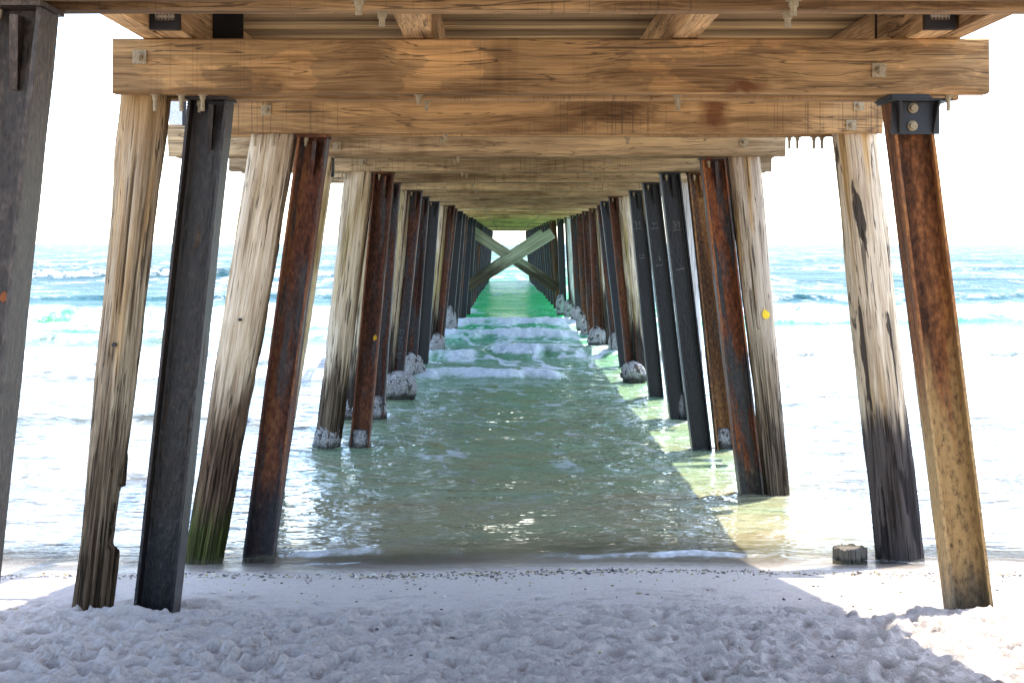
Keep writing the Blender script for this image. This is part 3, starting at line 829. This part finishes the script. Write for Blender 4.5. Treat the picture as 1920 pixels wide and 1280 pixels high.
# ---- timber piles
def timber_mesh(L, r0, r1, seed, square=0.0, ridge=0.5, low=1.2, nu=72, nv=120, bites=(), bow=0.0, cracks=9):
    rr = np.random.RandomState(seed)
    z = np.linspace(0, L, nv)[:, None]; th = np.linspace(0, 2 * math.pi, nu, endpoint=False)[None, :]
    rad = r0 + (r1 - r0) * z / L + 0 * th
    if square:
        cc, ss_ = np.abs(np.cos(th)), np.abs(np.sin(th))
        sq = 1 / np.maximum(np.maximum(cc, ss_), (cc + ss_) / 1.28)
        rad = rad * (1 - square + square * sq)
    worn = sst(low + 0.5, low - 0.6, z + 0 * th)
    rad = rad + 0.018 * (fbm(th * 1.3 + 0 * z, z * 1.3, seed, 4) - 0.5) * (1 + ridge)
    # lengthwise furrows
    fur = np.abs(vn(th * 15 / 1.0 + 0.5 * vn(z * 1.2, th * 0, seed + 1), z * 0.45, seed + 2) - 0.5) * 2
    rad = rad - ridge * (0.026 * worn + 0.004) * (1 - fur) ** 3
    for k in range(cracks):
        t0 = rr.uniform(0, 2 * math.pi); z0 = rr.uniform(0, L * 0.8); z1 = z0 + rr.uniform(0.3, 1.4)
        dpt = rr.uniform(0.018, 0.045)
        tc = t0 + 0.25 * (vn(z * 1.1, th * 0 + k, seed + 20 + k) - 0.5)
        dt = np.angle(np.exp(1j * (th - tc)))
        rad = rad - dpt * np.exp(-(dt / 0.034) ** 2) * sst(z0, z0 + 0.2, z) * sst(z1, z1 - 0.2, z)
    for (tb, zb, hz, wt, dp) in bites:
        dt = np.angle(np.exp(1j * (th - tb)))
        zz = (z - zb) / hz + 0.7 * (fbm(th * 3 + 0 * z, z * 7, seed + 60, 4, 0.6) - 0.5)
        rad = rad - dp * np.exp(-(dt / wt) ** 4) * sst(1.15, 0.9, np.abs(zz)) * (0.7 + 0.5 * vn(th * 7, z * 14, seed + 61))
    P = np.stack([rad * np.cos(th) + bow * np.sin(math.pi * z / L), rad * np.sin(th), z + 0 * th], -1)
    me = grid_mesh('timber_pile', P, wrap=True)
    bm = bmesh.new(); bm.from_mesh(me)
    bm.verts.ensure_lookup_table()
    f = bm.faces.new([bm.verts[(nv - 1) * nu + i] for i in range(nu)]); f.smooth = False
    f = bm.faces.new([bm.verts[i] for i in reversed(range(nu))]); f.smooth = False
    bm.to_mesh(me); bm.free()
    return me

def timber_pile(b, tx, ty, tw, bx, by, bw, mat, label=None, key=None, sink=0.35, **kw):
    Yp = YP(b)
    x_t, z_t, x_b, z_b = PX(tx, Yp), PZ(ty, Yp), PX(bx, Yp), PZ(by, Yp)
    k = (x_t - x_b) / (z_t - z_b)
    zt = ZB + 0.12
    zb = z_b - sink
    top = Vector((x_t + k * (zt - z_t), Yp, zt)); base = Vector((x_b + k * (zb - z_b), Yp, zb))
    L, a = rake(top, base)
    seed = kw.pop('seed', b * 13 + int(tx))
    me = timber_mesh(L, bw / 2 / F * Yp, tw / 2 / F * Yp, seed, **kw)
    o = part('timber_pile', me, mat, base, label, None, None, (0, a, 0))
    piles[key or ('T', b, 'L' if tx < CX else 'R')] = (o, base, top, L, a)
    return o

TAN = dict(light=(0.44, 0.34, 0.22), mid=(0.29, 0.205, 0.125), dark=(0.12, 0.075, 0.042))
PALE = dict(light=(0.58, 0.465, 0.325), mid=(0.42, 0.315, 0.20), dark=(0.20, 0.13, 0.075))
MT1 = mat_pile('timber_squared', low=(0.15, 0.095, 0.055), low_h=1.15, low_w=0.9, algae_h=0.36, gold=(0.42, 0.22, 0.06), top_gold=0.5, Ltot=3.1, **TAN)
MT2 = mat_pile('timber_pale_mossy', low=(0.17, 0.105, 0.062), low_h=1.55, low_w=0.6, algae_h=0.78, gold=(0.40, 0.27, 0.10), **PALE)
MT3 = mat_pile('timber_stained', low=(0.085, 0.068, 0.058), low_h=1.45, low_w=0.35, stain=1.7, gold=(0.42, 0.24, 0.07), **PALE)
MT4 = mat_pile('timber_brown', low=(0.17, 0.12, 0.08), low_h=1.1, low_w=0.6, gold=(0.38, 0.22, 0.08), light=(0.43, 0.335, 0.235), mid=(0.29, 0.21, 0.14), dark=(0.10, 0.07, 0.05))
MT5 = mat_pile('timber_mid', low=(0.15, 0.105, 0.065), low_h=1.3, low_w=0.5, gold=(0.44, 0.32, 0.12), **PALE)
MT6 = mat_pile('timber_far', low=(0.06, 0.045, 0.035), low_h=1.2, low_w=0.8, gold=(0.40, 0.30, 0.10), **PALE)
MT7 = mat_pile('timber_silver', low=(0.22, 0.17, 0.13), low_h=0.9, low_w=0.6, light=(0.62, 0.58, 0.52), mid=(0.52, 0.47, 0.41), dark=(0.28, 0.24, 0.2))

timber_pile(1, 274, 178, 84, 171, 1150, 70, MT1, 'squared timber pile with a bite out of its worn brown foot', square=0.85, ridge=1.5, low=1.3, bites=((0.0, 0.86, 0.14, 0.7, 0.055), (0.1, 0.98, 0.05, 0.5, 0.05)), nv=220, nu=110, cracks=16, seed=51)
timber_pile(2, 514, 255, 88, 379, 1055, 70, MT2, 'pale split timber pile with bright green algae on its foot', ridge=1.7, low=1.7, nv=200, nu=100, bow=0.012, cracks=15, seed=62)
timber_pile(3, 600, 300, 56, 508, 930, 46, MT5, None, ridge=1.0)
timber_pile(4, 674, 323, 57, 613, 850, 46, MT5, 'cream timber pile with a white barnacle sleeve at the waterline', ridge=1.1, low=1.5, nv=160, nu=90, cracks=12)
timber_pile(5, 692, 341, 44, 655, 785, 34, MT6, None, ridge=1.0)
timber_pile(6, 754, 356, 34, 722, 740, 28, MT6, None, ridge=1.0)
timber_pile(9, 829, 385, 20, 808, 650, 18, MT6, None, ridge=0.8, nu=40, nv=60)
timber_pile(2, 1602, 252, 84, 1686, 1050, 90, MT3, 'pale timber pile with long black stains and a dark grey-brown foot', ridge=0.8, low=1.0, nv=200, nu=100, cracks=12, seed=77)
timber_pile(3, 1392, 298, 64, 1457, 930, 47, MT4, 'brown-grey split timber pile carrying a yellow tag', ridge=1.3, low=1.6, nv=180, nu=96, cracks=16)
timber_pile(5, 1287, 343, 40, 1303, 790, 34, MT7, 'silver-white timber pile behind the black chalk-marked piles', ridge=0.6)
timber_pile(6, 1218, 356, 34, 1266, 735, 26, MT5, None, ridge=0.8)
timber_pile(7, 1170, 367, 28, 1199, 690, 24, MT6, None, ridge=0.8)
timber_pile(10, 1126, 390, 20, 1140, 632, 16, MT6, None, ridge=0.8, nu=40, nv=60)
timber_pile(14, 1066, 407, 12, 1076, 590, 11, MT7, None, ridge=0.5, nu=32, nv=40)

# yellow tag and knot-holes
def on_pile(key, px, py, front):
    """a point on the front of a pile, in the pile's own frame"""
    o, base, top, L, a = piles[key]
    Yf = base.y - front
    wv = Vector((PX(px, Yf), Yf, PZ(py, Yf))) - base
    return o, Matrix.Rotation(-a, 3, 'Y') @ wv
o, l = on_pile(('T', 3, 'R'), 1436, 590, 0.125)
bm = bmesh.new()
q = []
for k in range(14):
    t = 2 * math.pi * k / 14
    r = 0.033 * (1 + 0.05 * math.sin(5 * t + 1) + (0.45 if k == 4 else 0.15 if k == 5 else 0))
    q.append((r * math.cos(t), r * math.sin(t) * 1.1))
a_ = [bm.verts.new((x, -0.012 - 0.006 * math.sin(9 * x), z)) for x, z in q]; c_ = [bm.verts.new((x, 0.0, z)) for x, z in q]
bm.faces.new(a_); bm.faces.new(list(reversed(c_)))
for k in range(14): bm.faces.new((a_[k], a_[(k + 1) % 14], c_[(k + 1) % 14], c_[k]))
tg = link('tag', bm_mesh('tag', bm), M_YELLOW, o, l)
def bolt_hole(key, px, py, front, r=0.011):
    o, l = on_pile(key, px, py, front)
    bm = bmesh.new(); add_cyl(bm, (0, 0, 0), r, 0.02, 14, 'Y')
    link('bolt_hole', bm_mesh('bolt_hole', bm), M_BLACK, o, l)
bolt_hole(('T', 1, 'L'), 214, 646, 0.112)
bolt_hole(('T', 2, 'L'), 450, 599, 0.142, 0.012)
bolt_hole(('T', 3, 'R'), 1424, 591, 0.118, 0.014)

# chalk strokes on the black piles
def strokes(key, items, name='chalk_mark', wd=0.007, mat=None):
    o, base, top, L, a = piles[key]
    for (px, py, sc_, lines) in items:
        Yf = base.y - 0.0095
        l = Matrix.Rotation(-a, 3, 'Y') @ (Vector((PX(px, Yf), Yf, PZ(py, Yf))) - base)
        bm = bmesh.new()
        for ln in lines:
            for (xa, za), (xb, zb) in zip(ln, ln[1:]):
                d = Vector(((xb - xa), 0, (zb - za))) * sc_
                m = Matrix.Translation(Vector(((xa + xb) / 2, 0, (za + zb) / 2)) * sc_) @ Matrix.Rotation(-math.atan2(d.z, d.x), 4, 'Y')
                add_box(bm, (0, 0, 0), (d.length + wd * 0.5, 0.002, wd), m)
        link(name, bm_mesh(name, bm), mat or M_CHALK, o, l)
THREE = [(-1.0, .8), (-.5, 1.0), (-.25, .7), (-.6, .1), (-.2, -.2), (-.3, -.8), (-.9, -.9)]
DASH = [(.05, 0), (.35, .05)]
ONE = [(.55, .4), (.95, .9), (.8, -.9)]
UNDER = [(-1.3, -1.7), (0.2, -1.55), (1.3, -1.65)]
strokes((6, 'R'), [(1195, 420, 0.042, [THREE, DASH, ONE, UNDER]), (1203, 481, 0.035, [[(-1, .3), (-.2, .8)], [(.7, 1.2), (.5, .2), (1.1, .5)], [(-1, -.6), (0, -.5), (1.2, -.7)]])])
strokes((5, 'R'), [(1227, 420, 0.034, [[(-.6, .6), (0, -.2), (.8, .5)], UNDER]), (1235, 489, 0.034, [[(.5, 1.4), (.4, 0), (.9, .4)], UNDER[:2], [(.6, -1.6), (1.1, -1.6)]])])
strokes((4, 'R'), [(1268, 421, 0.036, [THREE, DASH, ONE, UNDER]), (1276, 505, 0.036, [[(-1.3, 0), (1.3, .2)]])])
def letters_down(text, h):
    G = {'R': [[(0, 0), (0, 1), (.7, .9), (.7, .55), (0, .5), (.8, 0)]], 'E': [[(.7, 1), (0, 1), (0, 0), (.7, 0)], [(0, .5), (.6, .5)]], 'M': [[(0, 0), (0, 1), (.4, .4), (.8, 1), (.8, 0)]], 'N': [[(0, 0), (0, 1), (.7, 0), (.7, 1)]]}
    out = []; x = 0
    for c in text:
        for ln in G[c]: out.append([(yy - 0.5, -(x + xx)) for xx, yy in ln])
        x += 1.15
    return out
strokes((6, 'L'), [(751, 618, 0.095, letters_down('EMEN', 1))], 'scratched_lettering', 0.010, mat_metal('scratch', (0.10, 0.10, 0.11), 0.9))
def spot(key, px, py, r, col, name, rad):
    o, base, top, L, a = piles[key]
    Yf = base.y - 0.0105
    l = Matrix.Rotation(-a, 3, 'Y') @ (Vector((PX(px, Yf), Yf, PZ(py, Yf))) - base)
    bm = bmesh.new()
    ring = [bm.verts.new((rad * math.cos(t) * random.uniform(.7, 1.2), 0, 1.5 * rad * math.sin(t) * random.uniform(.7, 1.2))) for t in np.linspace(0, 2 * math.pi, 12, endpoint=False)]
    f = bm.faces.new(ring)
    ex = bmesh.ops.extrude_face_region(bm, geom=[f])
    for v in ex['geom']:
        if isinstance(v, bmesh.types.BMVert): v.co.y -= 0.003
    link(name, bm_mesh(name, bm), mat_metal(name, col, 0.9), o, l)
spot((4, 'L'), 703, 633, 0, (0.60, 0.32, 0.02), 'yellow_spot', 0.022)
spot((0, 'L'), 7, 556, 0, (0.30, 0.09, 0.03), 'rust_spot', 0.013)

# the black angle bracket on the orange pile
o, base, top, L, a = piles[(1, 'R')]
def loc_in(o, base, a, wv): return Matrix.Rotation(-a, 3, 'Y') @ (Vector(wv) - base)
Yk = YP(1) - 0.112
bx0, bx1, bz0, bz1 = PX(1671, Yk), PX(1761, Yk), PZ(252, Yk), ZB - 0.03
bm = bmesh.new()
add_box(bm, (0, 0, 0), (bx1 - bx0, 0.012, bz1 - bz0))
add_box(bm, (0.03, 0.10, (bz1 - bz0) / 2 + 0.006), (bx1 - bx0 + 0.05, 0.30, 0.012))
for xg in (-(bx1 - bx0) * 0.40, (bx1 - bx0) * 0.40):
    sgn = 1 if xg > 0 else -1
    h_ = (bz1 - bz0) / 2
    pts = [(xg, -0.006, h_), (xg, -0.09, h_), (xg - sgn * .012, -0.02, -h_ * .92), (xg - sgn * .012, -0.006, -h_ * .92)]
    va = [bm.verts.new(p) for p in pts]; vb = [bm.verts.new((p[0] + 0.01, p[1], p[2])) for p in pts]
    bm.faces.new(va); bm.faces.new(list(reversed(vb)))
    for k in range(4): bm.faces.new((va[k], va[(k + 1) % 4], vb[(k + 1) % 4], vb[k]))
br = link('bracket', bm_mesh('bracket', bm), M_BLACK, o, loc_in(o, base, a, ((bx0 + bx1) / 2, Yk, (bz0 + bz1) / 2)), (0, -a, 0))
for px, py in ((1712, 203), (1711, 236)):
    bm = bmesh.new(); add_cyl(bm, (0, 0, 0), 0.026, 0.01, 20, 'Y'); add_cyl(bm, (0, -0.014, 0), 0.017, 0.02, 6, 'Y')
    link('bolt', bm_mesh('bolt', bm), M_GALV, o, loc_in(o, base, a, (PX(px, Yk - .012), Yk - 0.012, PZ(py, Yk - .012))), (0, -a, 0))
bm = bmesh.new(); add_box(bm, (0, 0, 0), (0.215, 0.34, 0.034)); bmesh.ops.bevel(bm, geom=bm.edges[:], offset=0.012, segments=2, affect='EDGES')
link('bearing_pad', bm_mesh('bearing_pad', bm), M_BLACK, o, loc_in(o, base, a, (PX(1708, YB(1)), YB(1) + 0.17, ZB - 0.018)), (0, -a, 0))
# small black channel at the left of the third bent
bm = bmesh.new()
add_box(bm, (0, 0, 0), (0.05, 0.01, 0.17)); add_box(bm, (-0.025, -0.02, 0), (0.008, 0.05, 0.17)); add_box(bm, (0.025, -0.02, 0), (0.008, 0.05, 0.17))
part('bracket', bm_mesh('bracket', bm), M_BLACK, (PX(621, YB(3) + .2), YB(3) + 0.2, PZ(314, YB(3) + .2)), 'small black channel bracket behind the rusty pile')
# black plates above the near crossbeam, grille boxes at the deck edges
bm = bmesh.new(); add_box(bm, (0, 0, 0), (0.20, 0.02, 0.24))
part('bearing_plate', bm_mesh('bearing_plate', bm), M_BLACK, (PX(422, 8.5), 8.5, ZT + 0.13))
bm = bmesh.new(); add_box(bm, (0, 0, 0), (0.16, 0.02, 0.24))
part('bearing_plate', bm_mesh('bearing_plate', bm), M_BLACK, (PX(1668, 8.6), 8.6, ZT + 0.13))
def grille_box(px0, px1, py0, py1, Y, panel=0):
    x0, x1, z1, z0 = PX(px0, Y), PX(px1, Y), PZ(py0, Y), PZ(py1, Y)
    w_, h_ = x1 - x0, z1 - z0
    bm = bmesh.new()
    e = 0.022
    add_box(bm, (0, 0, -h_ / 2 + e), (w_, 0.05, 2 * e)); add_box(bm, (0, 0, h_ / 2 - e / 2), (w_, 0.05, e))
    add_box(bm, (-w_ / 2 + e / 2, 0, e / 2), (e, 0.05, h_ - 3 * e)); add_box(bm, (w_ / 2 - e / 2, 0, e / 2), (e, 0.05, h_ - 3 * e))
    o = part('grille_box', bm_mesh('grille_box', bm), M_BLACK, ((x0 + x1) / 2, Y, (z0 + z1) / 2))
    bm = bmesh.new()
    gw, gh = w_ - 2 * e, h_ - 3 * e
    nr = max(3, int(gh / 0.022)); nc = max(4, int(gw / 0.016))
    for i in range(nr + 1): add_box(bm, (0, 0.004, e / 2 - gh / 2 + gh * i / nr), (gw, 0.006, 0.010))
    for j in range(nc + 1): add_box(bm, (-gw / 2 + gw * j / nc, 0, e / 2), (0.006, 0.006, gh))
    link('grille', bm_mesh('grille', bm), M_GRILLE, o)
    if panel:
        bm = bmesh.new(); add_box(bm, (0, 0, 0), (panel, 0.04, h_ * 0.92))
        link('panel', bm_mesh('panel', bm), M_PALE, o, (-w_ / 2 - panel / 2 - 0.002, 0, 0))
grille_box(283, 338, -38, 57, 7.62)
grille_box(343, 385, 182, 236, 11.6, 0.095)
grille_box(1733, 1789, -38, 56, 7.62)

# ---- cross braces
M_BRACE = mat_beam('brace_timber', 'x', 0.0)
def brace_mat():
    s = NB('brace_weathered', 0.85, 0.15)
    o = s.obj(); z = s.sep(s.n('NewGeometry', 'Position'), 2)
    g = s.noise(s.pos(0.9, 26, 26), 1.0, 5, 0.6)
    col = s.ramp(g, [(0.3, (0.13, 0.11, 0.07)), (0.5, (0.27, 0.24, 0.165)), (0.7, (0.42, 0.385, 0.285))])
    wob = s.math('MULTIPLY', s.math('SUBTRACT', s.noise(s.pos(2, 12, 12), 1, 4), 0.5), 0.8)
    col = s.mix(s.ss(s.math('ADD', z, wob), 1.85, 1.25), col, s.ramp(g, [(0.35, (0.02, 0.014, 0.009)), (0.65, (0.08, 0.055, 0.03))]))
    return s.done(col, s.bump(g, 0.5, 0.01))
MBR = brace_mat()
def brace(xa, za, xb, zb, Y, w_=0.33, t=0.11, label=None):
    d = Vector((xb - xa, 0, zb - za))
    bm = bmesh.new(); add_box(bm, (0, 0, 0), (d.length, t, w_))
    bmesh.ops.bevel(bm, geom=bm.edges[:], offset=0.008, segments=1, affect='EDGES')
    part('cross_brace', bm_mesh('cross_brace', bm), MBR, ((xa + xb) / 2, Y, (za + zb) / 2), label, None, None, (0, -math.atan2(d.z, d.x), 0))
Yx = YB(15)
brace(PX(876, Yx), PZ(537, Yx), PX(1036, Yx), PZ(437, Yx), Yx - 0.05, label='pale diagonal brace rising to the right across the front')
brace(PX(886, Yx), PZ(434, Yx), PX(1046, Yx), PZ(541, Yx), Yx + 0.51, label='pale diagonal brace falling to the right behind its twin')
Yx2 = YB(19)
brace(PX(886, Yx2), PZ(526, Yx2), PX(1018, Yx2), PZ(437, Yx2), Yx2 - 0.05)
brace(PX(890, Yx2), PZ(436, Yx2), PX(1022, Yx2), PZ(525, Yx2), Yx2 + 0.51)

# ---- barnacle growth at the waterline
def crust(key, x0, x1, y0, y1, Y, seed, sub=4, sleeve=False):
    o, base, top, L, a = piles[key]
    cxw = (PX(x0, Y) + PX(x1, Y)) / 2; w_ = (PX(x1, Y) - PX(x0, Y)) / 2
    zt, zb = PZ(y0, Y), min(PZ(y1, Y), 0.02) - 0.12
    rr = np.random.RandomState(seed)
    bm = bmesh.new()
    bmesh.ops.create_icosphere(bm, subdivisions=sub, radius=1.0)
    V = np.array([v.co for v in bm.verts])
    n = fbm(V[:, 0] * 1.6 + 3 + seed, V[:, 2] * 1.6 + V[:, 1] * 2, seed, 3) - 0.5
    n2 = fbm(V[:, 0] * 5 + V[:, 1] * 3, V[:, 2] * 5 - V[:, 1] * 2, seed + 1, 3) - 0.5
    k = 1 + (0.2 if sleeve else 0.5) * n + 0.22 * n2
    if sleeve: k = k * (1 - 0.30 * sst(0.35, 0.98, V[:, 2] + 0.9 * n2 + 0.5 * n))
    U_ = V
    if sleeve:
        rr_ = np.sqrt(V[:, 0] ** 2 + V[:, 1] ** 2) + 1e-9
        s_ = np.minimum(1.0, rr_ / 0.35) / rr_
        U_ = np.stack([V[:, 0] * s_, V[:, 1] * s_, V[:, 2]], -1)
    for v, u, kk in zip(bm.verts, U_, k):
        v.co = (u[0] * w_ * kk, u[1] * w_ * (1.0 if sleeve else 0.9) * kk, u[2] * (zt - zb) / 2 * (1 + (kk - 1) * .6))
    me = bm_mesh('barnacle_crust', bm, True)
    q = link('barnacle_crust', me, M_CRUST, o, Matrix.Rotation(-a, 3, 'Y') @ (Vector((cxw, Y, (zt + zb) / 2)) - base), (0, 0 if sleeve else -a, 0))
    return q
crust(('T', 4, 'L'), 588, 638, 788, 850, YP(4), 1, 5, True)
crust((4, 'L'), 654, 695, 798, 850, YP(4), 2, 5, True)
crust(('T', 5, 'L'), 638, 682, 740, 785, YP(5), 3, 4)
crust((5, 'L'), 690, 726, 740, 785, YP(5), 4, 4)
crust((6, 'L'), 718, 782, 694, 745, YP(6) - 0.15, 5, 5)
crust((7, 'L'), 748, 796, 660, 714, YP(7), 6, 5)
crust((9, 'L'), 800, 834, 622, 660, YP(9), 7, 4)
crust((11, 'L'), 830, 856, 573, 610, YP(11), 8, 4)
crust('R4o', 1342, 1374, 795, 850, YP(4), 9, 4, True)
crust(('T', 6, 'R'), 1272, 1290, 735, 785, YP(5), 10, 4)
crust((7, 'R'), 1166, 1210, 677, 714, YP(7) - .1, 11, 5)
crust((9, 'R'), 1140, 1162, 624, 650, YP(9), 12, 4)
crust((10, 'R'), 1102, 1138, 612, 650, YP(10), 13, 5)
crust((11, 'R'), 1089, 1106, 597, 630, YP(11), 14, 4)
crust((12, 'R'), 1080, 1100, 584, 612, YP(12), 15, 4)
crust((13, 'R'), 1070, 1090, 572, 600, YP(13), 16, 4)
crust((14, 'R'), 1057, 1074, 562, 590, YP(14), 17, 4)
crust((15, 'R'), 1042, 1060, 550, 580, YP(15), 18, 4)

# ------------------------------------------------------------------ the sawn stump
Ys = 10.9
nst = 64
th = np.linspace(0, 2 * math.pi, nst, endpoint=False)
rad = 0.112 + 0.007 * (vn(th * 6, th * 0, 3) - 0.5) * 2 + 0.006 * np.abs(np.sin(th * 11))
bm = bmesh.new()
zs = (-0.25, 0.0, 0.072)
rows = [[bm.verts.new((rad[i] * math.cos(th[i]) * (1.02 if z < 0 else 1), rad[i] * math.sin(th[i]), z + (0.022 * float(vn(th[i] * 9, 0.3, 5) - .5) if z > .05 else 0))) for i in range(nst)] for z in zs]
inner = [bm.verts.new((rad[i] * 0.90 * math.cos(th[i]), rad[i] * 0.90 * math.sin(th[i]), 0.060)) for i in range(nst)]
for r_ in range(2):
    for i in range(nst): bm.faces.new((rows[r_][i], rows[r_][(i + 1) % nst], rows[r_ + 1][(i + 1) % nst], rows[r_ + 1][i]))
for i in range(nst): bm.faces.new((rows[2][i], rows[2][(i + 1) % nst], inner[(i + 1) % nst], inner[i]))
bm.faces.new(inner); bm.faces.new(list(reversed(rows[0])))
MSTUMP = mat_pile('stump_timber', (0.14, 0.115, 0.085), (0.085, 0.066, 0.048), (0.03, 0.024, 0.018), (0.05, 0.045, 0.03), 0.01, 0.0, 0.03)
st = link('pile_stump', bm_mesh('pile_stump', bm), MSTUMP, None, (PX(1594, Ys), Ys, 0.005))
tag(st, 'dark sawn-off timber stump standing in the shallow wash beside the stained pile', 'stump')

# ------------------------------------------------------------------ pebbles and shell grit along the tide line
rp = np.random.RandomState(12)
VV, QQ = [], []
bm = bmesh.new(); bmesh.ops.create_icosphere(bm, subdivisions=1, radius=1.0)
iv = np.array([v.co for v in bm.verts]); iq = np.array([[v.index for v in f.verts] for f in bm.faces]); bm.free()
nv_ = 0
for k in range(2900):
    x = rp.uniform(-3.4, 3.4)
    y = 10.05 + 0.06 * math.sin(x * 1.3) + rp.randn() * 0.10 + (abs(rp.randn()) * -0.5 if rp.rand() < 0.12 else 0)
    if k >= 2600: y = rp.uniform(6.2, 9.9)
    dens = float(vn(np.array(x * 1.6), np.array(0.3), 4))
    if rp.rand() > 0.25 + 0.9 * dens * (1.0 if -1.6 < x < 2.0 else 0.45): continue
    r = rp.uniform(0.003, 0.010) * (1.7 if rp.rand() < 0.06 else 1)
    sc3 = np.array([rp.uniform(.8, 1.6), rp.uniform(.8, 1.3), rp.uniform(.4, .8)]) * r
    a = rp.uniform(0, 6.28)
    v = iv * (1 + 0.2 * rp.randn(len(iv), 1)) * sc3
    v = np.stack([v[:, 0] * math.cos(a) - v[:, 1] * math.sin(a), v[:, 0] * math.sin(a) + v[:, 1] * math.cos(a), v[:, 2]], -1)
    VV.append(v + np.array([x, y, float(sand_base(np.array(x), np.array(y))) + sc3[2] * 0.4])); QQ.append(iq + nv_); nv_ += len(iv)
me = raw_mesh('pebbles', np.concatenate(VV), np.concatenate(QQ), False)
s = NB('pebble_mix', 0.6, 0.4)
rnd = s.n('NewGeometry', 'Random Per Island')
MPEB = s.done(s.ramp(rnd, [(0.0, (0.02, 0.018, 0.018)), (0.35, (0.07, 0.05, 0.04)), (0.6, (0.16, 0.12, 0.08)), (0.8, (0.40, 0.33, 0.12)), (1.0, (0.6, 0.57, 0.52))]))
pb = link('pebbles', me, MPEB)
tag(pb, 'band of dark pebbles and shell grit along the tide line', None, None, 'stuff')
